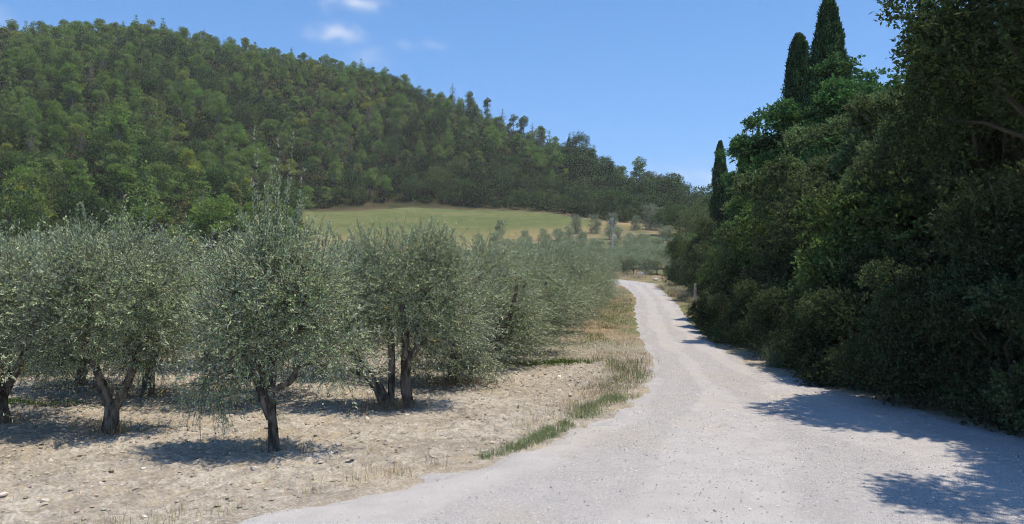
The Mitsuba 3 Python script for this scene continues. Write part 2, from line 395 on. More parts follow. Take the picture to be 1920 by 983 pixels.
def olive_crown(rng, blobs, ntwig, leaf=(0.054, 0.0125), per=17, tw=(0.2, 0.46), shoots=(), yellow=0.004, gaps=0.48, floor=0.45, rtw=0.0035, light=1.0, grow=1.0):
    """Leafy shoots through ellipsoid blobs [(centre, radii)]: returns the crown's leaves and its twigs."""
    blobs = [(b[0], np.array(b[1]) * grow) for b in blobs]
    vol = np.array([np.prod(b[1]) for b in blobs]) ** 0.8
    which = rng.choice(len(blobs), ntwig * 2, p=vol / vol.sum())
    C = np.array([b[0] for b in blobs], float)[which]; Rr = np.array([b[1] for b in blobs], float)[which]
    d = sphere_dirs(rng, ntwig * 2)
    u = rng.random((ntwig * 2, 1)) ** 0.42
    base = C + d * Rr * u
    keep = (meshkit.fbm(base * 2.6, 3, seed=int(rng.integers(1000))) > gaps - 0.12 * (u[:, 0] > 0.8)) & (base[:, 2] > floor)
    base, d, u = base[keep][:ntwig], d[keep][:ntwig], u[keep][:ntwig]
    n = len(base)
    zc = (base[:, 2] - base[:, 2].min()) / (np.ptp(base[:, 2]) + 1e-6)
    up = np.stack([0 * zc, 0 * zc, 1.25 * (zc - 0.30)], 1)
    dirn = unit(0.75 * d * [1, 1, 0.5] + up + 0.45 * rng.normal(size=(n, 3)))
    ln = rng.uniform(*tw, (n, 1))
    bend = np.stack([0 * zc, 0 * zc, -0.6 + 0.7 * zc], 1) + 0.25 * rng.normal(size=(n, 3))
    K = 5
    t = np.linspace(0, 1, K)[None, :, None]
    P = base[:, None] + dirn[:, None] * ln[:, None] * t + bend[:, None] * (ln[:, None] * 0.55) * t ** 2
    groups = [(P, per, np.full((n,), ln[:, 0].mean()))]
    tw_v = [tubes(P, np.full((n, K), rtw) * np.linspace(1, 0.5, K), 3)]
    if len(shoots):
        S = np.array(shoots, float)      # x, y, z, dx, dy, length
        k = 9
        tt = np.linspace(0, 1, k)[None, :, None]
        dd = unit(np.stack([S[:, 3], S[:, 4], np.ones(len(S))], 1))
        curl = np.stack([S[:, 3], S[:, 4], -0.15 * np.ones(len(S))], 1)
        Q = S[:, None, :3] + dd[:, None] * S[:, 5][:, None, None] * tt + curl[:, None] * S[:, 5][:, None, None] * 0.5 * tt ** 2
        groups.append((Q, 80, S[:, 5]))
        tw_v.append(tubes(Q, np.full((len(S), k), 0.006) * np.linspace(1, 0.4, k), 4))
    lv = []
    for P, m, _ in groups:
        n, K = P.shape[:2]
        s = (rng.random((n, m)) * 0.95 + 0.05) * (K - 1)
        i = np.minimum(s.astype(int), K - 2); fr = (s - i)[..., None]
        r_ = np.arange(n)[:, None]
        b = (P[r_, i] * (1 - fr) + P[r_, i + 1] * fr).reshape(-1, 3)
        tan = unit(P[r_, i + 1] - P[r_, i]).reshape(-1, 3)
        q = sphere_dirs(rng, len(b)); rad = unit(np.cross(tan, q))
        ax = unit(tan * rng.uniform(0.5, 1.2, (len(b), 1)) + rad * 0.9 + [0, 0, 0.1])
        nr = unit(np.cross(np.cross(ax, tan), ax) + 0.5 * rng.normal(size=b.shape) + [0, 0, 0.25])
        L = leaf[0] * rng.uniform(0.7, 1.2, len(b)); W = leaf[1] * rng.uniform(0.8, 1.25, len(b))
        c = tint(rng, len(b), np.array([0.275, 0.345, 0.165]) * light, 0.28, 0.06)
        yl = rng.random(n) < yellow
        c = np.where((np.repeat(yl, m) & (rng.random(len(b)) < 0.5))[:, None], np.array([0.50, 0.36, 0.04]), c)
        lv.append(leaf_mesh(b, ax, nr, L, W, 0.12, c))
    return join(lv), join(tw_v)


def limb_to(p0, p1, rng, r0, r1, k=6, sag=0.12):
    t = np.linspace(0, 1, k)[:, None]
    p = p0 + (p1 - p0) * t + np.array([0, 0, sag]) * np.sin(np.pi * t) * np.linalg.norm(p1 - p0) + 0.05 * np.linalg.norm(p1 - p0) * rng.normal(size=(k, 3)) * np.sin(np.pi * t)
    return p, np.linspace(r0, r1, k)


def boughs(rng, limbs, blobs, n, r=(0.016, 0.004)):
    """Lesser branches from the limbs' upper points out to the crown."""
    src = np.vstack([np.asarray(l[0], float)[-3:] for l in limbs])
    P, R = [], []
    for _ in range(n):
        c, rr = blobs[rng.integers(len(blobs))]
        e = np.asarray(c) + sphere_dirs(rng, 1)[0] * np.asarray(rr) * rng.uniform(0.5, 0.95)
        s = src[np.argmin(np.linalg.norm(src - e, axis=1) + 0.3 * rng.random(len(src)))]
        p, q = limb_to(s, e, rng, *r)
        P.append(p); R.append(q)
    return tubes(np.array(P), np.array(R), 4)


def olive_kit(seed, blobs, limbs, ntwig, **k):
    """limbs: [(points, radii)], the first is the trunk."""
    rng = RNG(seed)
    nb = k.pop('nbough', 46)
    leaves, twigs = olive_crown(rng, blobs, ntwig, **k)
    bo = boughs(rng, limbs[1:] or limbs, blobs, nb)
    kit = {'trunk': (*tube(*limbs[0], sides=14, seg=26, seed=seed, bump=0.016), None, 'bark', True)}
    for i, l in enumerate(limbs[1:]):
        kit['limb' + (f'_{i:03d}' if i else '')] = (*tube(*l, sides=10, seg=22, seed=seed + 7 * i, bump=0.008), None, 'bark', True)
    b = join([(bo[0], bo[1]), twigs])
    kit['branchwork'] = (b[0], b[1], None, 'twig_bark', False)
    kit['crown'] = (*leaves, 'olive_leaf', False)
    return kit


PART_KIND = {'crown', 'branchwork'}


def ply_of(m):
    return mikit.ply((m[0], m[1]), m[3], smooth=m[4], color=m[2])


def put_kit(key, kit, x, y, rot=0.0, scale=1.0, z=None, label=None, cat='tree', group=None):
    """One tree whose parts are entries of their own."""
    z = float(ground_z([x], [y])[0]) - 0.03 if z is None else z
    tw = T().translate([x, y, z]).rotate([0, 0, 1], rot).scale(scale)
    for part, m in kit.items():
        d = m if isinstance(m, dict) else ply_of(m)
        scene[f'{key}__{part}'] = {**d, 'to_world': tw}
        if part in PART_KIND:
            labels[f'{key}__{part}'] = {'kind': 'stuff'}
    labels[key] = {'label': label, 'category': cat, **({'group': group} if group else {})}


def make_group(name, kit):
    g = {'type': 'shapegroup'}
    for part, m in kit.items():
        g[part] = ply_of(m)
    scene[name] = g
    GROUP_PARTS[name] = list(kit)


GROUP_PARTS, COUNT = {}, {}


def numbered(name):
    COUNT[name] = COUNT.get(name, 0) + 1
    i = COUNT[name] - 1
    return f'{name}_{i:03d}' if i else name


def put(name, groupkey, x, y, rot, sc, label, cat='tree', group=None, z=None, key=None):
    key = key or numbered(name)
    z = float(ground_z([x], [y])[0]) - 0.04 if z is None else z
    sc = sc if np.ndim(sc) else (sc, sc, sc)
    scene[key] = {'type': 'instance', 'to_world': T().translate([float(x), float(y), z]).rotate([0, 0, 1], float(rot)).scale([float(a) for a in sc]),
                  'g': {'type': 'ref', 'id': groupkey}}
    labels[key] = {'label': label, 'category': cat, **({'group': group} if group else {})}
    for part in GROUP_PARTS[groupkey]:
        if part in PART_KIND and len(GROUP_PARTS[groupkey]) > 1:
            labels[f'{key}__{part}'] = {'kind': 'stuff'}
    return key


# ------------------------------------------------------------------ olive trees of the near grove
#   nearest tree: one straight trunk with a thin limb to the left and an elbow limb to the right
first_limbs = [([(0, 0, -0.08), (0.0, 0, 0.03), (-0.02, 0, 0.35), (-0.04, 0, 0.72), (-0.02, 0.02, 1.15), (0.02, 0, 1.6)], [0.092, 0.074, 0.060, 0.052, 0.045, 0.028]),
               ([(-0.06, 0, 0.42), (-0.14, 0, 0.66), (-0.24, 0.04, 0.92), (-0.42, 0.05, 1.25), (-0.6, 0.1, 1.6)], [0.035, 0.04, 0.036, 0.028, 0.015]),
               ([(-0.02, 0, 0.78), (0.10, -0.03, 0.83), (0.22, -0.05, 0.90), (0.27, -0.04, 1.05), (0.30, 0, 1.5)], [0.036, 0.04, 0.04, 0.028, 0.015])]
_r = RNG(3)
tall_spray = [(-0.16 + 0.16 * _r.normal(), 0.3 + 0.12 * _r.normal(), 2.3, 0.10 * _r.normal(), 0.08 * _r.normal(), _r.uniform(0.55, 1.25)) for _ in range(18)] + [(-0.26, 0.3, 2.4, -0.03, 0, 1.75), (-0.08, 0.3, 2.4, 0.02, 0, 1.6), (0.04, 0.3, 2.4, 0.04, 0, 1.65), (0.1, 0.35, 2.4, 0.1, 0, 1.2)]
first_blobs = [((0.0, 0, 1.75), (0.72, 0.6, 0.72)), ((-0.42, 0, 1.45), (0.55, 0.5, 0.6)), ((0.50, 0.05, 1.55), (0.52, 0.5, 0.6)), ((-0.15, 0.1, 2.2), (0.5, 0.45, 0.42)), ((0.35, 0, 2.1), (0.4, 0.4, 0.4)),
               ((-0.78, -0.1, 1.05), (0.38, 0.34, 0.36)), ((0.78, 0.1, 1.25), (0.36, 0.36, 0.34)), ((-0.72, -0.1, 0.85), (0.24, 0.24, 0.22))]
put_kit('olive_tree', olive_kit(11, first_blobs, first_limbs, 2350, floor=0.6, shoots=tall_spray + [(-0.30, 0.3, 2.3, -0.04, 0, 1.15), (-0.22, 0.35, 2.4, -0.10, 0.05, 0.9), (0.02, 0.3, 2.3, 0.05, 0, 1.25), (-0.1, 0.35, 2.2, -0.01, 0, 1.45), (0.12, 0.25, 2.3, 0.14, 0, 0.9), (0.9, 0.1, 1.9, 0.15, 0, 0.7), (-0.9, 0.1, 1.8, -0.15, 0, 0.6), (0.3, 0.1, 2.2, 0.05, 0, 0.6), (-0.15, 0.3, 2.5, 0.02, 0, 1.1), (-0.05, 0.25, 2.45, 0.1, 0, 0.85), (0.1, 0.3, 2.4, 0.12, 0, 0.75), (-0.3, 0.2, 2.3, -0.1, 0, 0.7), (0.55, 0.1, 2.2, 0.1, 0, 0.7), (-0.7, 0.1, 1.9, -0.2, 0, 0.6)]),
        -2.88, 9.65, label='nearest olive tree with a single straight trunk and an elbow limb')
#   second: two stems from one stool and a trunk of its own beside them
second_limbs = [([(0.10, 0, -0.08), (0.08, 0, 0.03), (0.02, 0, 0.45), (0.03, 0, 0.85), (0.02, 0, 1.25), (-0.05, 0, 1.7)], [0.13, 0.105, 0.08, 0.075, 0.06, 0.04]),
                ([(0.03, 0, 0.7), (0.12, -0.02, 0.88), (0.22, -0.02, 1.02), (0.20, 0, 1.3), (0.3, 0.05, 1.8)], [0.05, 0.055, 0.052, 0.04, 0.02]),
                ([(-0.30, 0.05, -0.08), (-0.30, 0.05, 0.06), (-0.40, 0.05, 0.30), (-0.62, 0.06, 0.58), (-0.85, 0.08, 0.85), (-1.1, 0.1, 1.4)], [0.14, 0.115, 0.09, 0.07, 0.055, 0.025]),
                ([(-0.24, 0.1, -0.05), (-0.22, 0.1, 0.25), (-0.21, 0.1, 0.8), (-0.24, 0.1, 1.3), (-0.3, 0.1, 1.9)], [0.07, 0.058, 0.055, 0.045, 0.025])]
second_blobs = [((0.05, 0, 1.95), (0.8, 0.7, 0.8)), ((-0.72, 0, 1.65), (0.6, 0.55, 0.62)), ((0.62, 0.1, 1.8), (0.55, 0.5, 0.65)), ((0.38, 0, 2.4), (0.40, 0.40, 0.46)), ((-0.35, 0.1, 2.3), (0.40, 0.40, 0.42)), ((-1.0, -0.1, 1.2), (0.4, 0.36, 0.36)), ((0.75, 0, 1.25), (0.32, 0.3, 0.35))]
put_kit('olive_tree_001', olive_kit(12, second_blobs, second_limbs, 2500, floor=0.62, shoots=[(-0.8, 0, 2.1, -0.3, 0, 0.6), (0.75, 0.1, 2.2, 0.25, 0, 0.6), (0.3, 0.1, 2.5, 0.12, 0.1, 0.55), (-0.2, 0.1, 2.5, -0.14, 0, 0.5), (0.9, 0, 2.0, 0.4, 0, 0.5), (0.2, 0, 2.55, -0.15, 0, 0.4), (0.5, 0.1, 2.5, 0.2, 0, 0.5), (-0.5, 0, 2.4, -0.2, 0, 0.55)]),
        -1.72, 12.7, label='olive tree with several dark stems rising from one stool, second from the road bend')
#   left tree forked low
third_limbs = [([(0, 0, -0.08), (0.0, 0, 0.02), (0.02, 0, 0.22), (0.03, 0, 0.40)], [0.15, 0.12, 0.098, 0.092]),
               ([(0.02, 0, 0.30), (-0.08, 0, 0.62), (-0.2, 0, 0.95), (-0.32, 0.03, 1.5), (-0.3, 0, 1.9)], [0.065, 0.06, 0.05, 0.038, 0.02]),
               ([(0.04, 0, 0.30), (0.16, 0, 0.55), (0.30, 0, 0.85), (0.4, 0.05, 1.3), (0.6, 0.05, 1.9)], [0.065, 0.06, 0.055, 0.042, 0.02])]
third_blobs = [((0.0, 0, 1.85), (0.98, 0.8, 0.78)), ((-0.6, 0, 1.5), (0.55, 0.5, 0.55)), ((0.7, 0.05, 1.7), (0.55, 0.5, 0.6)), ((-0.25, 0, 2.35), (0.5, 0.45, 0.4)), ((0.4, 0, 2.3), (0.4, 0.4, 0.4)), ((0.6, 0, 1.15), (0.4, 0.36, 0.36)), ((-0.8, 0, 1.1), (0.36, 0.34, 0.32))]
put_kit('olive_tree_002', olive_kit(13, third_blobs, third_limbs, 2450, floor=0.6, shoots=[(-0.7, 0, 2.1, -0.1, 0, 0.8), (0.1, 0.1, 2.6, 0.05, 0, 0.7), (-0.5, 0.1, 2.4, 0.0, 0, 0.8), (-0.3, 0, 2.6, -0.1, 0, 0.6), (0.4, 0, 2.5, 0.1, 0, 0.7), (0.8, 0.1, 2.2, 0.2, 0, 0.6)]),
        -5.45, 10.8, label='olive tree on the left whose trunk forks low into a V')
COUNT['olive_tree'] = 3


def generic_olive(seed, ntwig, low, **k):
    rng = RNG(seed)
    limbs = [([(0, 0, -0.1), (0, 0, 0.03), (0.03, 0, 0.3), (0.0, 0, 0.55)], [0.14, 0.105, 0.082, 0.075])]
    for i in range(3):
        a = i * 2.1 + rng.uniform(-0.4, 0.4)
        c, s = math.cos(a), math.sin(a)
        limbs.append(([(0, 0, 0.42), (0.14 * c, 0.14 * s, 0.7), (0.32 * c, 0.32 * s, 1.1), (0.5 * c, 0.5 * s, 1.7), (0.6 * c, 0.6 * s, 2.1)], [0.052, 0.048, 0.04, 0.03, 0.015]))
    asp = rng.uniform(0.8, 1.0)
    blobs = [((0, 0, 1.7), (0.8 * asp, 0.8 * asp, 0.9))]
    for i in range(8):
        a = i * 2.4 + rng.uniform(-0.4, 0.4); r = rng.uniform(0.35, 0.85)
        q = rng.uniform(0.34, 0.56)
        blobs.append(((r * math.cos(a), r * math.sin(a), rng.uniform(0.95 if low else 1.3, 2.45)), (q, q, q * rng.uniform(0.9, 1.3))))
    if low:
        for i in range(7):
            a = i * 0.9 + rng.uniform(-0.3, 0.3); r = rng.uniform(0.45, 0.8)
            blobs.append(((r * math.cos(a), r * math.sin(a), rng.uniform(0.5, 0.85)), (0.36, 0.36, 0.36)))
    sh = [(0.6 * rng.normal() * 0.7, 0.6 * rng.normal() * 0.7, rng.uniform(2.2, 2.6), 0.25 * rng.normal(), 0.25 * rng.normal(), rng.uniform(0.25, 0.75)) for _ in range(16)]
    kit = olive_kit(seed, blobs, limbs, ntwig, floor=0.22 if low else 0.6, shoots=sh, **k)
    return kit


make_group('olive_form_1', generic_olive(31, 1950, False))
make_group('olive_form_2', generic_olive(32, 1950, False))
make_group('olive_form_3', generic_olive(33, 2300, True))
make_group('olive_form_far_1', generic_olive(34, 650, True, leaf=(0.13, 0.035), per=9, rtw=0.006, nbough=14))
make_group('olive_form_far_2', generic_olive(35, 650, False, leaf=(0.13, 0.035), per=9, rtw=0.006, nbough=14))

make_group('olive_form_bush', generic_olive(36, 650, True, leaf=(0.13, 0.035), per=9, rtw=0.006, nbough=14, light=0.5))

#   the row beside the road, then the rows behind it
ROW = [(-1.15, 15.3, 3, 0.98), (-0.35, 17.9, 3, 1.02), (0.2, 20.6, 3, 1.02), (0.75, 23.6, 1, 1.0), (1.3, 26.9, 3, 1.05), (1.9, 30.4, 3, 1.05), (2.5, 34.2, 1, 1.08),
       (3.1, 38.2, 3, 1.1), (3.8, 42.5, 3, 1.1), (4.6, 47, 3, 1.1), (5.4, 51.8, 3, 1.1), (6.2, 57, 3, 1.1)]
rng = RNG(5)
ordinal = ['first', 'second', 'third', 'fourth', 'fifth', 'sixth', 'seventh', 'eighth', 'ninth', 'tenth', 'eleventh', 'farthest']
for i, (x, y, form, s) in enumerate(ROW):
    put('olive_tree', f'olive_form_{form}', x, y, rng.uniform(0, 360), (1.25 * s, 1.25 * s, 0.93 * s * rng.uniform(0.95, 1.08)),
        f'{ordinal[i]} olive tree of the roadside row past the many stemmed tree', group='olive trees of the roadside row')
LEFT = [(-7.35, 11.5, 1, 1.05, 'dark trunked olive tree at the left edge of the photo'), (-6.35, 13.9, 2, 1.05, 'olive tree behind the V forked tree'),
        (-7.9, 14.6, 3, 0.95, 'low olive tree in the left gap behind the edge tree'), (-7.1, 8.6, 2, 0.95, 'olive tree just outside the left edge casting shade on the soil'),
        (-4.15, 13.4, 2, 1.08, 'olive tree between the V forked tree and the nearest tree, one row back'), (-3.2, 16.5, 1, 1.1, 'olive tree behind the many stemmed tree, one row back')]
for x, y, form, s, lab in LEFT:
    put('olive_tree', f'olive_form_{form}', x, y, rng.uniform(0, 360), (1.16 * s, 1.16 * s, 0.93 * s), lab)
for r in range(1, 7):
    for k in range(12):
        y = 16.5 + k * 3.6 + rng.uniform(-0.4, 0.4) + (r % 2) * 1.2
        x = -2.9 + 0.20 * (y - 17) - 3.7 * r + rng.uniform(-0.35, 0.35)
        if x < -0.72 * y or x > -1.5 + 0.21 * (y - 15) - 3.0:
            continue
        f = f'olive_form_{1 + (k + r) % 3}' if y < 34 else f'olive_form_far_{1 + (k + r) % 2}'
        put('olive_tree', f, x, y, rng.uniform(0, 360), np.array([1.14, 1.14, 0.93]) * rng.uniform(0.95, 1.1), 'grey green olive tree deep in the near grove', group='olive trees deep in the near grove')

# ------------------------------------------------------------------ broad-leaved trees, shrubs, cypresses beside the road


def broad_kit(seed, h, r, clear, nblob, ntwig, per, leaf, color, blob=(0.30, 0.46), squash=1.0, var=0.3, tr=0.16, twl=(0.13, 0.30), bsdf='broad_leaf', low=0.0, up=0.5, hole=0.0, lobes=13):
    """Tree or shrub: crown of leafy blobs between clear and h, radius r."""
    rng = RNG(seed)
    ch = (h - clear) / 2; cz = clear + ch
    nl = lobes
    ld = sphere_dirs(rng, nl); lk = rng.uniform(0.42, 0.74, (nl, 1)); lk[:2] *= 0.3
    lobe = rng.integers(0, nl, nblob)
    lr = rng.uniform(0.26, 0.44, nl)[lobe][:, None]
    B = np.array([0, 0, cz]) + (ld * lk)[lobe] * [r, r, ch] + sphere_dirs(rng, nblob) * lr * rng.uniform(0.5, 1.0, (nblob, 1)) * min(r, ch * 1.2)
    B[:, 2] = np.maximum(B[:, 2], clear * 0.6 + 0.1)
    if low:     # shrubs keep leaves down to the ground
        k = rng.random(nblob) < 0.38; a = rng.uniform(0, 2 * np.pi, nblob); q = r * rng.uniform(0.45, 0.85, nblob)
        B[k] = np.stack([q * np.cos(a), q * np.sin(a), rng.uniform(0.12, 0.4, nblob) * h], 1)[k]
    br = rng.uniform(*blob, nblob) * min(r, ch * 1.2)
    w = br ** 2; which = rng.choice(nblob, ntwig, p=w / w.sum())
    dd = sphere_dirs(rng, ntwig)
    out = unit((B[which] - [0, 0, cz]) / [r, r, ch] + 1e-3)
    dd = unit(dd + 0.55 * out + [0, 0, 0.2])
    base = B[which] + dd * (br[which] * rng.random(ntwig) ** 0.45)[:, None] * [1, 1, 0.8 * squash]
    if low:
        base[:, 2] = np.maximum(base[:, 2], low * rng.random(ntwig))
    if hole:
        keep = meshkit.fbm(base * 1.6, 3, seed=seed) > hole
        base, dd, which = base[keep], dd[keep], which[keep]; ntwig = len(base)
    tdir = unit(dd + [0, 0, up * 0.5] + 0.5 * rng.normal(size=(ntwig, 3)))
    ln = rng.uniform(*twl, (ntwig, 1))
    t = np.array([0, 0.5, 1.0])[None, :, None]
    P = base[:, None] + tdir[:, None] * ln[:, None] * t - np.array([0, 0, 0.22]) * ln[:, None] * t ** 2
    s = rng.random((ntwig, per, 1))
    b = (P[:, :1] * (1 - s) + P[:, 2:] * s).reshape(-1, 3)
    tan = np.repeat(tdir, per, 0)
    ax = unit(tan * 0.6 + sphere_dirs(rng, len(b)))
    nr = unit(rng.normal(size=b.shape) * 0.75 + [0, 0, 0.7] + 0.3 * tan)
    L = leaf[0] * rng.uniform(0.65, 1.25, len(b)); W = leaf[1] * rng.uniform(0.75, 1.25, len(b))
    tone = np.exp(rng.normal(0, 0.16, nblob))[which]
    tone = np.repeat(tone * np.exp(rng.normal(0, 0.12, ntwig)), per)[:, None]
    c = tint(rng, len(b), color, var, 0.08) * tone
    leaves = leaf_mesh(b, ax, nr, L, W, 0.15, np.clip(c, 0.004, 0.8))
    # woody parts
    PB, RB = [], []
    top = np.array([0, 0, clear + 0.5 * ch])
    for q in B[np.linalg.norm(B - top, axis=1) > 0.3 * r][:26]:
        st = np.array([0, 0, clear * 0.75 + (q[2] - clear) * 0.25 * rng.uniform(0.5, 1)])
        p, rr = limb_to(st, q, rng, tr * 0.42, 0.012)
        PB.append(p); RB.append(rr)
    bo = tubes(np.array(PB), np.array(RB), 5)
    sel = rng.random(len(P)) < 0.10
    tw = tubes(P[sel], np.full((sel.sum(), 3), 0.004) * [1, 0.8, 0.5], 3)
    bw = join([bo, tw])
    trunk = tube([(0, 0, -0.15), (0.02, 0, 0.08), (0.05 * r, 0.02, clear * 0.6), (0.0, 0.05, clear + 0.4 * ch), (0.05, 0, clear + 1.3 * ch)], [tr * 1.4, tr, tr * 0.8, tr * 0.6, 0.02], sides=10, seg=20, seed=seed, bump=0.02)
    return {'trunk': (*trunk, None, 'bark', True), 'branchwork': (bw[0], bw[1], None, 'twig_bark', False), 'crown': (*leaves, bsdf, False)}


HOLM = (0.088, 0.130, 0.048)
OAK = (0.092, 0.190, 0.060)
LIGHT = (0.115, 0.180, 0.055)
DARK = (0.060, 0.088, 0.038)
make_group('holm_form_1', broad_kit(51, 9.6, 2.8, 3.0, 64, 9600, 13, (0.075, 0.036), HOLM, tr=0.2, blob=(0.15, 0.25), hole=0.33))
make_group('holm_form_2', broad_kit(52, 7.2, 2.3, 1.2, 58, 7800, 12, (0.085, 0.042), (0.140, 0.195, 0.085), tr=0.15, blob=(0.15, 0.25), hole=0.34))
make_group('oak_form_1', broad_kit(53, 8.6, 2.5, 1.6, 60, 7200, 11, (0.115, 0.068), OAK, tr=0.17, hole=0.30, blob=(0.15, 0.26)))
make_group('oak_form_2', broad_kit(54, 9.2, 2.4, 1.8, 60, 6800, 11, (0.12, 0.07), (0.082, 0.170, 0.060), tr=0.17, hole=0.31, blob=(0.22, 0.36)))
make_group('shrub_form_1', broad_kit(55, 2.6, 1.25, 0.1, 26, 4200, 11, (0.06, 0.034), DARK, tr=0.05, low=0.4, lobes=30, blob=(0.3, 0.46)))
make_group('shrub_form_2', broad_kit(56, 4.8, 1.9, 0.4, 48, 6000, 11, (0.085, 0.045), (0.110, 0.148, 0.064), tr=0.08, low=0.4))
make_group('shrub_form_3', broad_kit(57, 5.0, 1.9, 0.4, 48, 5600, 10, (0.10, 0.055), LIGHT, tr=0.08, low=0.4))
make_group('bush_form', broad_kit(58, 1.15, 0.75, 0.05, 20, 1500, 9, (0.07, 0.045), (0.085, 0.14, 0.05), tr=0.02, low=0.15, twl=(0.15, 0.3)))

holm_lab = [('holm_form_1', 8.6, 11.2, (1.25, 1.25, 1.1), 'large dark holm oak leaning over the road at the top right'), ('holm_form_1', 7.8, 8.2, (0.9, 0.8, 0.95), 'holm oak at the right edge nearest the camera'),
            ('holm_form_1', 10.6, 16.6, (1.05, 1.05, 1.0), 'holm oak directly behind the large one on the right'), ('holm_form_2', 9.9, 20.2, 1.0, 'grey green holm oak between the tall dark oak and the cypresses'),
            ('holm_form_2', 9.2, 23.4, 0.98, 'rounded grey holm oak in front of the cypresses'), ('holm_form_1', 12.6, 13.2, 0.95, 'holm oak deep in the right thicket behind the large one'),
            ('holm_form_1', 12.4, 19.0, 0.9, 'holm oak deep in the right thicket below the tree tops'), ('holm_form_1', 12.9, 8.2, 0.95, 'holm oak far back off the right edge'),
            ('holm_form_2', 8.9, 17.2, 0.8, 'shorter grey holm oak over the shaded verge'), ('holm_form_2', 8.9, 30.0, 0.72, 'small grey holm oak above the bright roadside bush')]
rng = RNG(6)
for g, x, y, s, lab in holm_lab:
    put('holm_oak', g, x, y, rng.uniform(0, 360), s, lab, group=None)
for g, x, y, s, lab in [('oak_form_1', 10.4, 27.2, (1.1, 1.1, 1.0), 'green leafy oak just left of and below the tall cypress'), ('oak_form_2', 12.9, 28.6, (1.2, 1.2, 1.09), 'oak with a ragged top right of the tall cypress'),
                        ('oak_form_2', 11.5, 33.4, (1.1, 1.1, 0.97), 'green oak with a jagged top left of the cypress pair'), ('oak_form_1', 15.0, 40.5, (0.95, 0.95, 1.06), 'tall oak a little right of the far cypress'), ('oak_form_1', 16.2, 54.0, (1.1, 1.1, 1.3), 'leftmost tall oak touching the far cypress'),
                        ('oak_form_1', 14.6, 46.5, 1.0, 'oak behind the leftmost tall oak'), ('oak_form_2', 13.6, 24.0, 0.95, 'oak hidden deep behind the grey holm oak'), ('oak_form_1', 13.5, 36.0, (1.05, 1.05, 1.1), 'full crowned oak between the slim cypress and the pair'), ('oak_form_1', 11.0, 30.2, (1.1, 1.1, 1.0), 'oak filling the gap under the cypress pair'), ('oak_form_2', 11.6, 22.6, (1.15, 1.15, 0.98), 'oak rising behind the grey green holm oak')]:
    put('oak_tree', g, x, y, rng.uniform(0, 360), s, lab)
for x, y, s in [(8.4, 19.4, 1.25), (8.6, 16.2, 1.3), (9.0, 13.2, 1.35), (9.3, 11.0, 1.35), (10.0, 8.9, 1.4), (8.2, 23.2, 1.2), (8.6, 26.8, 1.2), (10.2, 14.6, 1.5), (10.6, 11.6, 1.5)]:
    put('dark_shrub', 'shrub_form_1', x, y, rng.uniform(0, 360), s, 'dark evergreen shrub hidden behind the front shrubs of the right thicket', cat='shrub', group='dark shrubs of the second rank')
for i, (g, x, y, s, lab) in enumerate([
        ('shrub_form_2', 12.5, 36.5, 1.03, 'grey green tall shrub beneath the leftmost tall oak'), ('shrub_form_3', 12.6, 44.0, 1.05, 'light green tall shrub behind the wooden post'),
        ('shrub_form_2', 13.5, 52.0, 1.1, 'tall shrub at the left end of the right hand thicket'), ('shrub_form_3', 14.9, 60.5, 1.05, 'light shrub past the thicket where the verge begins'),
        ('shrub_form_2', 16.4, 74.0, 1.15, 'dark rounded shrub at the far road bend'), ('shrub_form_3', 18.6, 86.0, 1.0, 'green shrub right at the end of the road bend'),
        ('shrub_form_3', 8.7, 26.4, 0.95, 'bright leaved tall shrub in the middle of the thicket'), ('shrub_form_2', 8.3, 21.4, 1.0, 'pale grey tall shrub in front of the rounded holm oak'),
        ('shrub_form_3', 8.4, 16.9, 1.0, 'green tall shrub in the shade beneath the large holm oak'), ('shrub_form_2', 8.6, 13.6, 0.85, 'dark tall shrub beneath the large holm oak'),
        ('shrub_form_3', 9.0, 10.4, 0.8, 'dark tall shrub at the right edge'), ('shrub_form_2', 15.6, 56, 1.3, 'tall shrub behind the far cypress')]):
    put('tall_shrub', g, x, y, rng.uniform(0, 360), s, lab, cat='shrub')
for i, (x, y, s) in enumerate([(6.75, 24.2, 0.72), (7.0, 21.9, 0.8), (6.95, 19.6, 0.85), (7.1, 17.4, 0.92), (6.75, 15.4, 0.98), (7.0, 13.5, 1.0), (7.4, 11.8, 1.0), (7.7, 10.2, 1.0), (8.2, 8.6, 1.05),
                (7.3, 26.6, 0.8), (7.9, 29.4, 0.85), (9.4, 32.4, 0.9), (10.9, 34.8, 0.9), (11.4, 39.6, 0.9)]):
    put('dark_shrub', 'shrub_form_1', x, y, rng.uniform(0, 360), (s, s, s * rng.uniform(0.9, 1.1)), 'dark evergreen shrub lining the right verge, ' + (ordinal[8 - i] + ' counted from the near end' if i < 9 else ordinal[i - 9] + ' beyond the bright bush'), cat='shrub', group='dark shrubs along the right verge')
put('roadside_bush', 'bush_form', 6.75, 23.6, 20, (0.95, 0.95, 0.95), 'bright green leafy bush at the road edge in a patch of sun', cat='bush')
put('roadside_bush', 'bush_form', 6.5, 17.6, 120, (0.55, 0.55, 0.95), 'broad leaved sapling rising behind the blue green grass tuft', cat='bush')
put('roadside_bush', 'bush_form', 6.75, 14.2, 220, (0.5, 0.5, 1.0), 'thin leafy shoot catching light on the shaded verge', cat='bush')


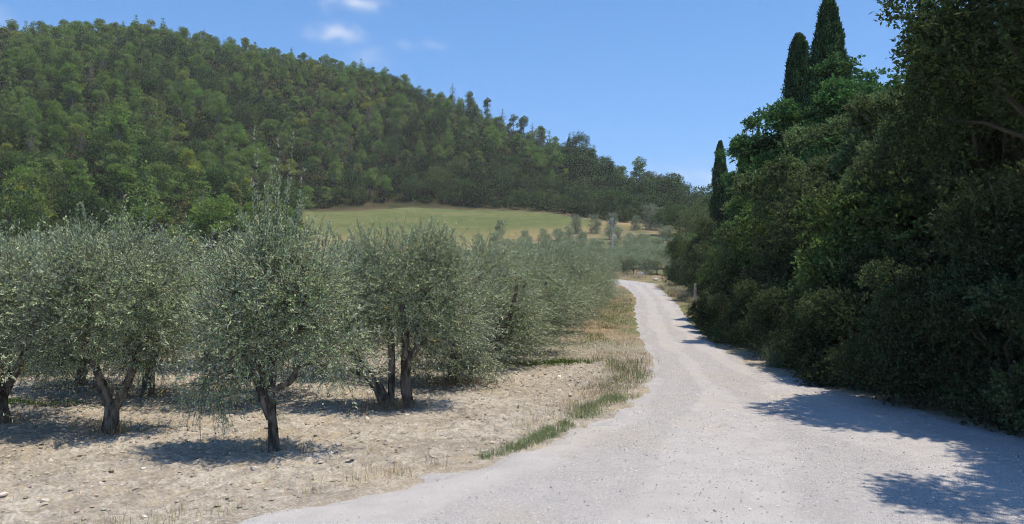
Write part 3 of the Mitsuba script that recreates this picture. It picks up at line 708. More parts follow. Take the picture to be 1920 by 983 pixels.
def cypress_kit(seed, h, r, n):
    rng = RNG(seed)
    t = rng.random(n) ** 0.8
    prof = np.interp(t, [0, 0.05, 0.25, 0.5, 0.75, 0.9, 0.97, 1.0], [0.5, 0.85, 1.0, 0.9, 0.66, 0.36, 0.2, 0.05]) * r
    a = rng.uniform(0, 2 * np.pi, n)
    lump = meshkit.fbm(np.stack([np.cos(a) * 2.2, np.sin(a) * 2.2, t * h * 1.1], 1), 4, seed=seed)
    rad = prof * (0.18 + 1.5 * lump) * rng.uniform(0.7, 1.08, n) + 0.05 * rng.random(n)
    base = np.stack([rad * np.cos(a), rad * np.sin(a), 0.25 + t * (h - 0.25)], 1)
    ax = unit(np.stack([np.cos(a) * 0.35, np.sin(a) * 0.35, np.ones(n)], 1) + 0.35 * rng.normal(size=(n, 3)))
    nr = unit(np.stack([np.cos(a), np.sin(a), 0.3 + 0 * a], 1) + 0.5 * rng.normal(size=(n, 3)))
    c = tint(rng, n, (0.064, 0.122, 0.050), 0.28, 0.08)
    lv = leaf_mesh(base, ax, nr, 0.16 * rng.uniform(0.6, 1.2, n), 0.055, 0.1, c)
    tr = tube([(0, 0, -0.1), (0, 0, 0.4), (0, 0, h * 0.6), (0, 0, h * 0.95)], [0.16, 0.13, 0.07, 0.015], sides=8, seg=14, seed=seed)
    return {'trunk': (*tr, None, 'bark', True), 'crown': (*lv, 'far_leaf', False)}


make_group('cypress_form', cypress_kit(61, 12.3, 1.0, 42000))
for x, y, s, lab in [(11.95, 30.0, (1.0, 1.0, 1.0), 'tallest cypress rising to the top of the photo'), (12.75, 30.6, (0.85, 0.85, 0.84), 'shorter cypress against the right flank of the tallest'),
                     (11.9, 33.0, (0.95, 0.95, 0.965), 'pointed cypress just left of the tallest'), (14.4, 55.0, (0.72, 0.72, 0.885), 'lone slim cypress at the left end of the thicket')]:
    put('cypress', 'cypress_form', x, y, rng.uniform(0, 360), s, lab)

# ------------------------------------------------------------------ trees of the wooded hill


def blob_tree(seed, blobs, n, size, color, up=0.8, var=0.28, trunk=None, twigs=None):
    """Leaf tufts over ellipsoid blobs [(centre, radii)]."""
    rng = RNG(seed)
    C = np.array([b[0] for b in blobs], float); Rr = np.array([b[1] for b in blobs], float)
    w = (Rr[:, 0] * Rr[:, 1]) ** 0.9
    which = rng.choice(len(blobs), n, p=w / w.sum())
    d = sphere_dirs(rng, n); d = unit(d + [0, 0, 0.25])
    base = C[which] + d * Rr[which] * rng.uniform(0.55, 1.22, (n, 1))
    ax = unit(d * 0.7 + rng.normal(size=(n, 3)) * 0.6 + [0, 0, 0.2])
    nr = unit(d * 0.5 + rng.normal(size=(n, 3)) * 0.5 + [0, 0, up])
    tone = np.exp(rng.normal(0, 0.14, len(blobs)))[which][:, None]
    c = np.clip(tint(rng, n, color, var, 0.07) * tone, 0.004, 0.8)
    lv = leaf_mesh(base, ax, nr, size * rng.uniform(0.6, 1.3, n), size * 0.62 * rng.uniform(0.7, 1.2, n), 0.15, c)
    kit = {}
    if trunk:
        kit['trunk'] = (*tube(*trunk[:2], sides=6, seg=10, seed=seed), None, trunk[2], True)
    if twigs is not None:
        kit['branchwork'] = (*twigs, None, 'grey_wood', False)
    kit['crown'] = (*lv, 'far_leaf', False)
    return kit


def pine_umbrella(seed, h, r, color, thin=False):
    rng = RNG(seed); blobs = []
    lo = 0.52 if thin else 0.30
    for i in range(13 if thin else 27):
        f = rng.random() ** 0.8
        z = h * (lo + (0.95 - lo) * f)
        rr = r * (1 - 0.62 * f) * rng.uniform(0.25, 1.1) * (0.95 if thin else 1)
        a = rng.uniform(0, 2 * np.pi)
        q = r * rng.uniform(0.15, 0.33) * (0.9 if thin else 1)
        blobs.append(((rr * math.cos(a), rr * math.sin(a), z), (q, q, q * 0.62)))
    blobs.append(((0, 0, h * 0.95), (r * 0.3, r * 0.3, r * 0.26)))
    lean = rng.uniform(-0.4, 0.4, 2)
    PB, RB = [], []
    for b in blobs:
        p, q = limb_to(np.array([0, 0, b[0][2] * 0.9]), np.array(b[0]), rng, 0.06, 0.02)
        PB.append(p); RB.append(q)
    return blob_tree(seed, blobs, 1500 if thin else 2600, 0.30, color, trunk=([(lean[0], lean[1], -0.4), (lean[0] * 0.4, lean[1] * 0.4, h * 0.4), (0, 0, h * 0.92)], [0.17, 0.13, 0.04], 'pale_bark'),
                     twigs=tubes(np.array(PB), np.array(RB), 4))


def pine_tiers(seed, h, r, color):
    rng = RNG(seed); blobs = []
    for i in range(7):
        f = i / 6
        z = h * (0.22 + 0.72 * f); R0 = r * (1.0 - 0.86 * f)
        m = 6 if i < 5 else 3
        for k in range(m):
            a = 2 * np.pi * (k + rng.uniform(-0.3, 0.3)) / m + i
            q = max(0.32, R0 * rng.uniform(0.38, 0.52))
            blobs.append(((R0 * 0.6 * math.cos(a), R0 * 0.6 * math.sin(a), z + rng.uniform(-0.2, 0.2)), (q, q, q * 0.42)))
    blobs.append(((0, 0, h * 0.97), (0.35, 0.35, 0.5)))
    return blob_tree(seed, blobs, 2300, 0.34, color, trunk=([(0, 0, -0.4), (0, 0, h * 0.5), (0, 0, h * 0.95)], [0.16, 0.11, 0.03], 'pale_bark'))


def round_oak(seed, h, r, color):
    rng = RNG(seed); blobs = [((0, 0, h * 0.55), (r * 0.7, r * 0.7, h * 0.36))]
    for i in range(34):
        d = sphere_dirs(rng, 1)[0]
        k = rng.uniform(0.5, 0.98); q = r * rng.uniform(0.14, 0.32)
        blobs.append(((d[0] * k * r, d[1] * k * r, h * 0.54 + d[2] * k * h * 0.42), (q, q, q * 0.8)))
    return blob_tree(seed, blobs, 2600, 0.32, color, trunk=([(0, 0, -0.4), (0, 0, h * 0.3), (0, 0, h * 0.7)], [0.2, 0.15, 0.05], 'bark'))


def bare_tree(seed, h):
    rng = RNG(seed); P, R = [], []
    for i in range(46):
        f = rng.uniform(0.25, 0.98)
        a = rng.uniform(0, 2 * np.pi); ln = (1.1 - f) * h * 0.34 * rng.uniform(0.5, 1.1)
        s = np.array([0, 0, f * h]); e = s + ln * np.array([math.cos(a), math.sin(a), rng.uniform(-0.05, 0.5)])
        p, q = limb_to(s, e, rng, 0.035, 0.012); P.append(p); R.append(q)
        for _ in range(4):
            s2 = p[rng.integers(2, 6)]; p2, q2 = limb_to(s2, s2 + 0.5 * ln * unit(rng.normal(size=3) + [0, 0, 0.5]), rng, 0.018, 0.008); P.append(p2); R.append(q2)
    tr = tube([(0, 0, -0.4), (rng.uniform(-.2, .2), 0, h * 0.5), (rng.uniform(-.3, .3), 0, h)], [0.16, 0.1, 0.02], sides=6, seg=12, seed=seed)
    return {'trunk': (*tr, None, 'grey_wood', True), 'branchwork': (*tubes(np.array(P), np.array(R), 3), None, 'grey_wood', False)}


PINE_A, PINE_B, PINE_C, OAK_A, OAK_B, OAK_C = (0.185, 0.290, 0.072), (0.200, 0.285, 0.085), (0.290, 0.335, 0.068), (0.062, 0.104, 0.040), (0.078, 0.128, 0.046), (0.112, 0.155, 0.056)
for i, (h, r, c) in enumerate([(7.5, 3.0, PINE_A), (8.5, 2.8, PINE_B), (6.8, 3.3, PINE_A), (6.0, 3.0, PINE_C), (8.0, 2.6, PINE_A), (6.5, 2.9, PINE_B), (7.8, 2.4, (0.215, 0.275, 0.095)), (5.8, 3.4, (0.150, 0.260, 0.058)), (9.5, 2.7, (0.175, 0.270, 0.070)), (6.8, 2.3, (0.250, 0.285, 0.095))]):
    make_group(f'pine_form_{i}', pine_umbrella(100 + i, h, r, c))
for i, (h, r, c) in enumerate([(7.5, 2.4, PINE_B), (8.5, 2.6, PINE_A)]):
    make_group(f'tier_form_{i}', pine_tiers(110 + i, h, r, c))
for i, (h, r) in enumerate([(10.5, 2.6), (10.0, 2.3), (9.5, 2.8)]):
    make_group(f'thin_form_{i}', pine_umbrella(120 + i, h, r, (0.140, 0.200, 0.080), thin=True))
for i, (h, r, c) in enumerate([(6.0, 3.0, OAK_A), (7.0, 3.2, OAK_B), (5.2, 2.8, OAK_B), (6.5, 3.0, OAK_C), (5.6, 2.6, OAK_A), (4.2, 2.9, (0.060, 0.085, 0.040)), (7.6, 2.7, (0.070, 0.125, 0.044)), (5.0, 3.3, (0.048, 0.080, 0.032))]):
    make_group(f'round_form_{i}', round_oak(130 + i, h, r, c))
for i in range(2):
    make_group(f'bare_form_{i}', bare_tree(140 + i, 8.5))

#   places: a jittered scatter over the hillside, thinned to an even spacing
rng = RNG(77)
FIELD_XY = shapely.polygons(np.vstack([np.stack([FX[:, 0], FY[:, 0]], 1), np.stack([FX[::-1, -1], FY[::-1, -1]], 1)]))
FIELD_XY = shapely.buffer(FIELD_XY, 3.0); shapely.prepare(FIELD_XY)
_fe = np.degrees(FA)


def wooded(x, y):
    az, d = np.degrees(np.arctan2(x, y)), np.hypot(x, y)
    base = np.interp(az, [-60, -30, -18, -15.6, -15.2, -13, -8, -3, 0, 4, 7, 11.5, 13, 16, 20], [95, 98, 104, 112, 196, 206, 212, 209, 204, 194, 186, 180, 165, 150, 140])
    crest = np.interp(az, [r[0] for r in RIDGE], [r[1] for r in RIDGE])
    return (d > base) & (d < crest + 14) & (az > -36) & (az < 17)


cand = np.stack([rng.uniform(-230, 90, 90000), rng.uniform(80, 350, 90000)], 1)
cand = cand[wooded(cand[:, 0], cand[:, 1])]
picked, grid = [], {}
for p in cand:
    gxi, gyi = int(p[0] // 3.9), int(p[1] // 3.9)
    if all(np.hypot(*(p - q)) > 3.9 for a in (-1, 0, 1) for b in (-1, 0, 1) for q in grid.get((gxi + a, gyi + b), ())):
        grid.setdefault((gxi, gyi), []).append(p); picked.append(p)
picked = np.array(picked)
pd = np.hypot(picked[:, 0], picked[:, 1]); paz = np.degrees(np.arctan2(picked[:, 0], picked[:, 1]))
pz = H(picked[:, 0], picked[:, 1])
crest = np.interp(paz, [r[0] for r in RIDGE], [r[1] for r in RIDGE])
patch = meshkit.fbm(np.stack([picked[:, 0] / 30, picked[:, 1] / 30, pd * 0], 1), 3, seed=41)
pineness = 0.16 + 0.42 * (paz < -9) + 0.9 * (patch - 0.5) + 0.55 * np.clip((pd - crest + 70) / 60, 0, 1) * (paz < 5)
pineness = np.where((paz > -14.5) & (pd < 235), pineness - 0.35, pineness)
kindr = rng.random(len(picked))
is_pine = kindr < pineness
order = np.argsort(pd)
cnt = {'pine': 0, 'oak': 0, 'bare': 0}
MASS = {}


def sector(az, f):
    side = ('far left', 'left', 'left of centre', 'centre left', 'centre', 'right of centre', 'right', 'far right')[int(np.searchsorted([-27, -21.5, -16, -10, -4, 2, 8], az))]
    lev = ('foot', 'lower', 'middle', 'upper', 'crest')[int(np.searchsorted([0.15, 0.38, 0.62, 0.85], f))]
    return side, lev


near_line = np.interp(paz, [-36, -15.5, -15.2, 0, 12, 17], [98, 112, 200, 204, 178, 145])
for i in order:
    x, y = picked[i]; az = paz[i]
    f = (pd[i] - near_line[i]) / (crest[i] - near_line[i])
    side, lev = sector(az, f)
    rot, s = rng.uniform(0, 360), float(np.clip(np.exp(rng.normal(-0.26, 0.25)), 0.42, 1.15))
    crown_low = 0.5 if f > 0.84 and az < 4 else 0.0
    s *= 0.95 if f > 0.84 and az < 4 else (1.3 if f > 0.6 and az > 4 and not is_pine[i] else 1.0)
    u = rng.random()
    if u < 0.028 and cnt['bare'] < 40 and az < 6:
        cnt['bare'] += 1
        put('bare_tree', f'bare_form_{rng.integers(2)}', x, y, rot, s * 0.9, f'grey leafless dead tree among the pines on the wooded hill, {lev} slope, {side}', group=f'dead trees on the wooded hill, {lev} slope, {side}', z=pz[i] - 0.3)
        continue
    if is_pine[i]:
        thin = (-7 < az < 2.5) and 0.75 < f < 0.93
        g = f'thin_form_{rng.integers(3)}' if thin and u < 0.5 else (f'tier_form_{rng.integers(2)}' if u > 0.8 else f'pine_form_{rng.choice(10, p=[.13, .13, .12, .08, .11, .10, .09, .10, .08, .06])}')
        kind, word = 'pine', ('thin umbrella pine' if thin else 'light green pine')
        key, lab = 'pine_tree', f'{word} on the wooded hill, {lev} slope, {side}'
    else:
        g = f'round_form_{rng.integers(8)}'
        kind = 'oak'; key, lab = 'wood_oak', f'dark round crowned oak on the wooded hill, {lev} slope, {side}'
    cnt[kind] += 1
    if cnt[kind] <= 292:
        put(key, g, x, y, rot, (s * rng.uniform(0.85, 1.2), s * rng.uniform(0.85, 1.2), s * rng.uniform(0.8, 1.2)), lab, group=lab.replace('pine on', 'pines on').replace('oak on', 'oaks on'), z=pz[i] - 0.3 - crown_low)
    else:
        MASS.setdefault(kind, []).append((g, x, y, pz[i] - 0.3 - crown_low, rot, s))
for kind, name, lab in (('pine', 'pine_wood', 'light green pine crowns filling the upper wooded hill'), ('oak', 'oak_wood', 'dark oak crowns filling the upper wooded hill')):
    for k, (g, x, y, z, rot, s) in enumerate(MASS.get(kind, ())):
        scene[f'{name}__{k + 1:03d}'] = {'type': 'instance', 'to_world': T().translate([float(x), float(y), float(z)]).rotate([0, 0, 1], float(rot)).scale(float(s)), 'g': {'type': 'ref', 'id': g}}
    if MASS.get(kind):
        labels[name] = {'label': lab, 'category': 'wood', 'kind': 'stuff'}
#   pines standing out on the right end of the crest
for az, d, g, s, key, lab in [(-4.3, 286, 'bare_form_0', 1.25, 'bare_tree', 'greyish half dead pine on the crest left of the thin pines'), (-3.0, 281, 'thin_form_0', 1.05, 'pine_tree', 'wide flat topped pine on the skyline with open trunk'),
                              (-1.75, 279, 'thin_form_1', 1.1, 'pine_tree', 'tall slim pine against the sky above a bare trunk'), (-0.7, 277, 'bare_form_1', 1.2, 'bare_tree', 'brownish dead pine on the skyline slope'),
                              (0.1, 276, 'thin_form_2', 1.0, 'pine_tree', 'crooked pine just right of the brownish dead pine'), (0.65, 274, 'thin_form_1', 0.95, 'pine_tree', 'narrow pine left of the bare skyline trunk'),
                              (1.45, 273, 'bare_form_0', 1.15, 'bare_tree', 'bare dead trunk with thin twigs against the sky'), (2.1, 271, 'thin_form_1', 0.9, 'pine_tree', 'small lollipop pine right of the bare skyline trunk'),
                              (3.05, 268, 'tier_form_0', 0.95, 'pine_tree', 'bushy cone shaped pine on the descending skyline')]:
    a = math.radians(az); x, y = d * math.sin(a), d * math.cos(a)
    put(key, g, x, y, az * 50, s, lab, z=float(H([x], [y])[0]) - 0.3)
make_group('fir_form', cypress_kit(62, 7.5, 0.9, 5000))
for az, d, s, lab in [(4.1, 266, 1.1, 'dark narrow cypress on the descending skyline'), (7.1, 232, 1.25, 'dark pointed conifer where the skyline drops to the round oaks')]:
    a = math.radians(az); x, y = d * math.sin(a), d * math.cos(a)
    put('dark_conifer', 'fir_form', x, y, 40 * az, s, lab, z=float(H([x], [y])[0]) - 0.2)

#   undergrowth between the trunks: one mass
u = np.stack([rng.uniform(-230, 90, 420000), rng.uniform(80, 350, 420000)], 1)
u = u[wooded(u[:, 0], u[:, 1])][:100000]
hz = H(u[:, 0], u[:, 1]); hn = meshkit.fbm(np.stack([u[:, 0] / 3, u[:, 1] / 3, hz * 0], 1), 3, seed=51)
n = len(u)
b = np.stack([u[:, 0], u[:, 1], hz + rng.random(n) ** 0.6 * 3.2 * np.clip(hn * 1.6 - 0.25, 0.1, 1)], 1)
uc = tint(rng, n, (0.060, 0.100, 0.034), 0.3, 0.1)
lm = leaf_mesh(b, unit(rng.normal(size=(n, 3)) + [0, 0, 0.4]), unit(rng.normal(size=(n, 3)) + [0, 0, 0.9]), 0.75 * rng.uniform(0.6, 1.3, n), 0.5, 0.15, uc)
scene['undergrowth'] = mikit.ply((lm[0], lm[1]), 'far_leaf', color=lm[2])
labels['undergrowth'] = {'label': 'dark scrub between the trees of the wooded hill', 'category': 'undergrowth', 'kind': 'stuff'}

# ------------------------------------------------------------------ far olive grove on the terraces
rng = RNG(88)
k = 0
for row, (d, zoff) in enumerate([(107, 0), (112, 0), (118, 0), (124, 0), (130, 0), (136, 0), (143, 0)]):
    for az in np.arange(1.5 if row < 3 else -2.5, 13.4, (0.80 if row < 3 else 1.2) * 110 / d):
        a = math.radians(az + rng.uniform(-0.3, 0.3)); dd = d + rng.uniform(-1.2, 1.2)
        if row > 3 and rng.random() < 0.22:
            continue
        x, y = dd * math.sin(a), dd * math.cos(a)
        put('olive_tree', f'olive_form_far_{1 + k % 2}', x, y, rng.uniform(0, 360), np.array([1.15, 1.15, 1.0]) * rng.uniform(0.75, 1.05) * (1.0 if row < 4 else 0.85), 'small round olive tree on the far terraces beyond the road bend', group='small olive trees on the far terraces')
        k += 1
for az, d, s, lab in [(4.6, 153, 1.2, 'leftmost dark olive bush on the bank under the green field'), (6.0, 154, 1.2, 'second dark olive bush on the bank under the field'), (7.2, 157, 1.25, 'bushy olive behind the utility pole on the bank'),
                      (8.8, 160, 1.0, 'low bush right of the utility pole on the bank'), (9.9, 163, 1.7, 'large round olive at the right end of the bank'), (10.6, 160, 1.55, 'broad olive next to the large round one'),
                      (-0.9, 150, 1.0, 'lone dark bush at the lower edge of the green field')]:
    a = math.radians(az); x, y = d * math.sin(a), d * math.cos(a)
    put('olive_bush', 'olive_form_bush', x, y, az * 77, s, lab, cat='bush')
for az, d, s, g in [(11.2, 150, 1.05, 2), (11.9, 146, 1.0, 1), (12.6, 140, 0.95, 3), (13.6, 128, 0.85, 0), (14.2, 116, 0.8, 1), (13.1, 150, 1.0, 3), (14.4, 140, 1.0, 2), (15.5, 125, 1.0, 0)]:
    a = math.radians(az); x, y = d * math.sin(a), d * math.cos(a)
    put('wood_oak', f'round_form_{g}', x, y, az * 91, s, 'dark oak between the far terraces and the right hand thicket', group='dark oaks right of the far terraces')

# ------------------------------------------------------------------ grass, weeds, stones


def blades(rng, x, y, h, w, color, lean=0.35, z=None):
    n = len(x)
    z = ground_z(x, y) - 0.01 if z is None else z
    a = rng.uniform(0, 2 * np.pi, n); l = np.abs(rng.normal(0, lean, n))
    d = np.stack([np.cos(a) * l, np.sin(a) * l, np.ones(n)], 1)
    b = np.stack([x, y, z], 1)
    sd = np.stack([-np.sin(a + 0.7), np.cos(a + 0.7), 0 * a], 1) * (w / 2)[:, None]
    m = b + d * (h * 0.55)[:, None]
    t = b + d * [1.7, 1.7, 1] * h[:, None]
    v = np.stack([b - sd, b + sd, m + sd * 0.8, m - sd * 0.8, t], 1).reshape(-1, 3)
    i = np.arange(n)[:, None] * 5
    f = np.hstack([i, i + 1, i + 2, i, i + 2, i + 3, i + 3, i + 2, i + 4]).reshape(-1, 3)
    return v, f, np.repeat(color, 5, 0)


def along(rng, pts, n, spread, clump=None):
    """Scatter n points along a polyline of (x, y, half width), clumped into tufts."""
    pts = np.array(pts, float)
    seg = np.r_[0, np.cumsum(np.hypot(*np.diff(pts[:, :2], axis=0).T))]
    m = clump or n
    s = rng.uniform(0, seg[-1], m)
    c = np.stack([np.interp(s, seg, pts[:, j]) for j in range(3)], 1)
    c[:, 0] += rng.uniform(-1, 1, m) * c[:, 2]
    w = rng.integers(0, m, n)
    return c[w, 0] + rng.normal(0, spread, n), c[w, 1] + rng.normal(0, spread, n)


rng = RNG(99)
GREEN, STRAW, RUST = (0.27, 0.32, 0.16), (0.58, 0.50, 0.34), (0.52, 0.44, 0.31)
gm = []
for pts, n, sp, cl, hh, colr in [
        ([(-0.3, 9.25, 0.1), (0.35, 10.4, 0.14), (0.85, 11.4, 0.16)], 1500, 0.05, 60, (0.06, 0.15), GREEN),
        ([(0.9, 11.6, 0.16), (1.4, 12.8, 0.22), (1.95, 13.8, 0.25)], 1300, 0.08, 60, (0.06, 0.17), GREEN),
        ([(1.7, 14.2, 0.4), (2.4, 16.5, 0.45), (2.7, 19, 0.55)], 1000, 0.10, 60, (0.08, 0.24), (0.23, 0.25, 0.13)),
        ([(2.2, 23, 0.6), (3.4, 30, 0.8), (5.0, 40, 0.9), (7.5, 56, 1.0)], 2600, 0.16, 110, (0.06, 0.20), (0.28, 0.30, 0.15)),
        ([(-1.2, 17.6, 0.3), (0.2, 17.9, 0.4), (1.6, 18.6, 0.5)], 3000, 0.16, 90, (0.05, 0.16), (0.12, 0.18, 0.05)),
        ([(-8.6, 13.2, 0.4), (-7.2, 12.9, 0.4)], 900, 0.15, 30, (0.04, 0.12), (0.12, 0.20, 0.05)),
        ([(9.7, 38, 0.5), (11.4, 46, 0.9), (13.1, 60, 1.0), (15.5, 78, 1.2)], 5000, 0.18, 130, (0.15, 0.5), (0.24, 0.235, 0.11))]:
    x, y = along(rng, pts, n, sp, cl)
    h = rng.uniform(*hh, n)
    gm.append(blades(rng, x, y, h, rng.uniform(0.005, 0.011, n) * np.clip(y / 14, 0.8, 3), tint(rng, n, colr, 0.3, 0.1)))
g = join(gm)
scene['green_grass'] = mikit.ply((g[0], g[1]), 'grass_blade', color=g[2])
labels['green_grass'] = {'label': 'green grass tufts along the road edges', 'category': 'grass', 'kind': 'stuff'}
gm = []
for pts, n, sp, cl, hh, colr in [
        ([(-8, 2, 0.5), (-3.2, 6.9, 0.4), (-0.7, 9.3, 0.3)], 1600, 0.08, 80, (0.05, 0.2), STRAW),
        ([(0.3, 11, 0.3), (1.6, 14, 0.35), (2.4, 17.5, 0.5), (2.9, 21, 0.7)], 2200, 0.12, 110, (0.05, 0.18), RUST),
        ([(2.2, 19, 0.8), (3.0, 26, 0.9), (4.4, 36, 1.0), (7.0, 55, 1.0), (9.8, 78, 1.0)], 5000, 0.2, 170, (0.06, 0.20), (0.54, 0.47, 0.31)),
        ([(9.8, 38, 0.6), (11.6, 46, 1.0), (13.4, 60, 1.2), (16.0, 80, 1.6)], 6000, 0.22, 130, (0.2, 0.55), STRAW),
        ([(7.2, 9.2, 0.25), (6.9, 11.2, 0.25), (6.5, 13.5, 0.2)], 1500, 0.08, 60, (0.1, 0.35), (0.25, 0.21, 0.12)),
        ([(-9, 100, 3), (10, 106.5, 1.5), (17, 101, 1.5)], 4000, 0.5, 130, (0.3, 0.8), STRAW)]:
    x, y = along(rng, pts, n, sp, cl)
    h = rng.uniform(*hh, n)
    gm.append(blades(rng, x, y, h, rng.uniform(0.004, 0.009, n) * np.clip(y / 14, 0.8, 4), tint(rng, n, colr, 0.25, 0.08)))
#   dry growth round the stools and strewn stubble on the soil
for cx0, cy0, r0, n in [(-2.0, 12.6, 0.28, 420), (-1.0, 15.1, 0.35, 420), (-5.45, 10.8, 0.3, 260), (-2.88, 9.65, 0.3, 60), (-7.4, 11.4, 0.35, 240), (-6.3, 13.8, 0.35, 300), (-0.4, 17.7, 0.4, 300)]:
    gm.append(blades(rng, cx0 + rng.normal(0, r0, n), cy0 + rng.normal(0, r0 * 0.7, n), rng.uniform(0.06, 0.26, n), rng.uniform(0.004, 0.008, n), tint(rng, n, (0.36, 0.26, 0.14), 0.25, 0.08)))
n = 9000
x, y = rng.uniform(-10, 3, n), rng.uniform(6, 24, n)
k = (road_in(x, y) < -0.15) & (meshkit.fbm(np.stack([x * 0.8, y * 0.8, x * 0], 1), 3, seed=61) > 0.47)
x, y = x[k], y[k]; n = len(x)
gm.append(blades(rng, x, y, rng.uniform(0.02, 0.09, n), rng.uniform(0.003, 0.006, n), tint(rng, n, STRAW, 0.3, 0.08), lean=1.2))
g = join(gm)
scene['dry_grass'] = mikit.ply((g[0], g[1]), 'grass_blade', color=g[2])
labels['dry_grass'] = {'label': 'dry straw coloured grass on the verges and under the olives', 'category': 'grass', 'kind': 'stuff'}

#   blue-green grass tuft and tall weed on the shaded side
n = 420
tuft = blades(rng, 5.95 + rng.normal(0, 0.10, n), 17.9 + rng.normal(0, 0.12, n), rng.uniform(0.3, 0.62, n), rng.uniform(0.008, 0.014, n), tint(rng, n, (0.15, 0.21, 0.12), 0.2, 0.06), lean=0.4)
scene['grass_tuft'] = mikit.ply((tuft[0], tuft[1]), 'grass_blade', color=tuft[2])
labels['grass_tuft'] = {'label': 'blue green grass clump at the right road edge beside the shade', 'category': 'grass'}
ws, wl = [], []
for bx, dx in ((0, -0.10), (0.02, -0.16), (0.05, 0.03)):
    t = np.linspace(0, 1, 7)[:, None]
    p = np.array([bx, 0, 0]) + np.array([dx * 2.2, 0, 0.62]) * t + np.array([dx, 0, -0.05]) * t ** 2
    ws.append(tubes(p[None], np.linspace(0.005, 0.002, 7)[None], 4))
    q = p[np.minimum((rng.random(60) * 6).astype(int) + 1, 6)] + rng.normal(0, 0.008, (60, 3))
    wl.append(leaf_mesh(q, rng.normal(size=(60, 3)) + [0, 0, 1], rng.normal(size=(60, 3)), 0.035, 0.014, 0.1, tint(rng, 60, (0.30, 0.30, 0.19), 0.2)))
m, l = join(ws), join(wl)
tw = T().translate([6.75, 10.55, 0.0])
scene['tall_weed__stem'] = mikit.ply((m[0], m[1]), 'twig_bark', to_world=tw)
scene['tall_weed__leaf_spray'] = mikit.ply((l[0], l[1]), 'grass_blade', color=l[2], to_world=tw)
labels['tall_weed__leaf_spray'] = {'kind': 'stuff'}
labels['tall_weed__stem'] = {'kind': 'stuff'}
labels['tall_weed'] = {'label': 'pale weed stalks at the right edge in front of the dark shrubs', 'category': 'weed'}

ICO_V, ICO_F = (lambda m: (np.array(m.vertices), np.array(m.faces)))(__import__('trimesh').creation.icosahedron())
OCT_V = np.array([[1, 0, 0], [-1, 0, 0], [0, 1, 0], [0, -1, 0], [0, 0, 1], [0, 0, -1.0]])
OCT_F = np.array([[0, 2, 4], [2, 1, 4], [1, 3, 4], [3, 0, 4], [2, 0, 5], [1, 2, 5], [3, 1, 5], [0, 3, 5]])


def stones(rng, x, y, z, s, color, V=ICO_V, F=ICO_F, flat=(0.4, 0.8)):
    n = len(x)
    sc = np.stack([s * rng.uniform(0.7, 1.4, n), s * rng.uniform(0.6, 1.1, n), s * rng.uniform(*flat, n)], 1)
    v = V[None] * (1 + rng.uniform(-0.28, 0.28, (n, len(V), 1))) * sc[:, None]
    a = rng.uniform(0, 2 * np.pi, n); c_, s_ = np.cos(a)[:, None], np.sin(a)[:, None]
    v = np.stack([v[..., 0] * c_ - v[..., 1] * s_, v[..., 0] * s_ + v[..., 1] * c_, v[..., 2] + rng.uniform(-0.2, 0.2, (n, 1)) * v[..., 0]], -1)
    v = v + np.stack([x, y, z + sc[:, 2] * 0.35], 1)[:, None]
    f = F[None] + (np.arange(n) * len(V))[:, None, None]
    return v.reshape(-1, 3), f.reshape(-1, 3), np.repeat(color, len(V), 0)


n = 60000
x, y = rng.uniform(-4, 8.5, n), 5.5 + 12 * rng.random(n) ** 1.5
ins = road_in(x, y)
k = (ins > -0.45 * rng.random(n) ** 2) & (meshkit.fbm(np.stack([x * 0.5, y * 0.5, x * 0], 1), 3, seed=71) + 0.12 * np.cos((x - 0.85 * y) * 2.9) + 0.12 * rng.normal(size=n) > 0.50)
x, y, ins = x[k], y[k], ins[k]; n = len(x)
sz = 0.006 + 0.011 * rng.random(n) ** 3
grey = np.clip(rng.normal(0.45, 0.14, (n, 1)), 0.17, 0.8) * np.array([1.0, 0.985, 0.95])
m = stones(rng, x, y, np.maximum(road_z(x, y, ins), ground_z(x, y)) - 0.003, sz, grey, OCT_V, OCT_F)
scene['loose_gravel'] = mikit.ply((m[0], m[1]), 'stone_bsdf', color=m[2])
labels['loose_gravel'] = {'label': 'loose grey stone chips lying on the gravel track', 'category': 'gravel', 'kind': 'stuff'}
n = 26000
x, y = rng.uniform(-11, 3, n), rng.uniform(6, 24, n)
k = road_in(x, y) < -0.1
x, y = x[k], y[k]; n = len(x)
cl = tint(rng, n, (0.41, 0.37, 0.30), 0.14, 0.03)
m1 = stones(rng, x, y, ground_z(x, y), 0.008 + 0.034 * rng.random(n) ** 5, cl, OCT_V, OCT_F)
scene['soil_clods'] = mikit.ply((m1[0], m1[1]), 'stone_bsdf', color=m1[2])
labels['soil_clods'] = {'label': 'dry crumbly clods on the ploughed soil', 'category': 'soil', 'kind': 'stuff'}
n = 1500
x, y = rng.uniform(-11, 3, n), rng.uniform(6, 26, n)
k = road_in(x, y) < -0.1
x, y = x[k], y[k]; n = len(x)
m2 = stones(rng, x, y, ground_z(x, y), 0.010 + 0.045 * rng.random(n) ** 3.5, tint(rng, n, (0.60, 0.56, 0.48), 0.16, 0.03))
scene['field_stones'] = mikit.ply((m2[0], m2[1]), 'stone_bsdf', color=m2[2])
labels['field_stones'] = {'label': 'pale stones scattered over the orchard soil', 'category': 'stones', 'kind': 'stuff'}

# ------------------------------------------------------------------ post, pole, cable, small pale things


def box(x0, x1, y0, y1, z0, z1, bev=0.0):
    import trimesh
    m = trimesh.creation.box(bounds=[[x0, y0, z0], [x1, y1, z1]])
    return np.array(m.vertices), np.array(m.faces)


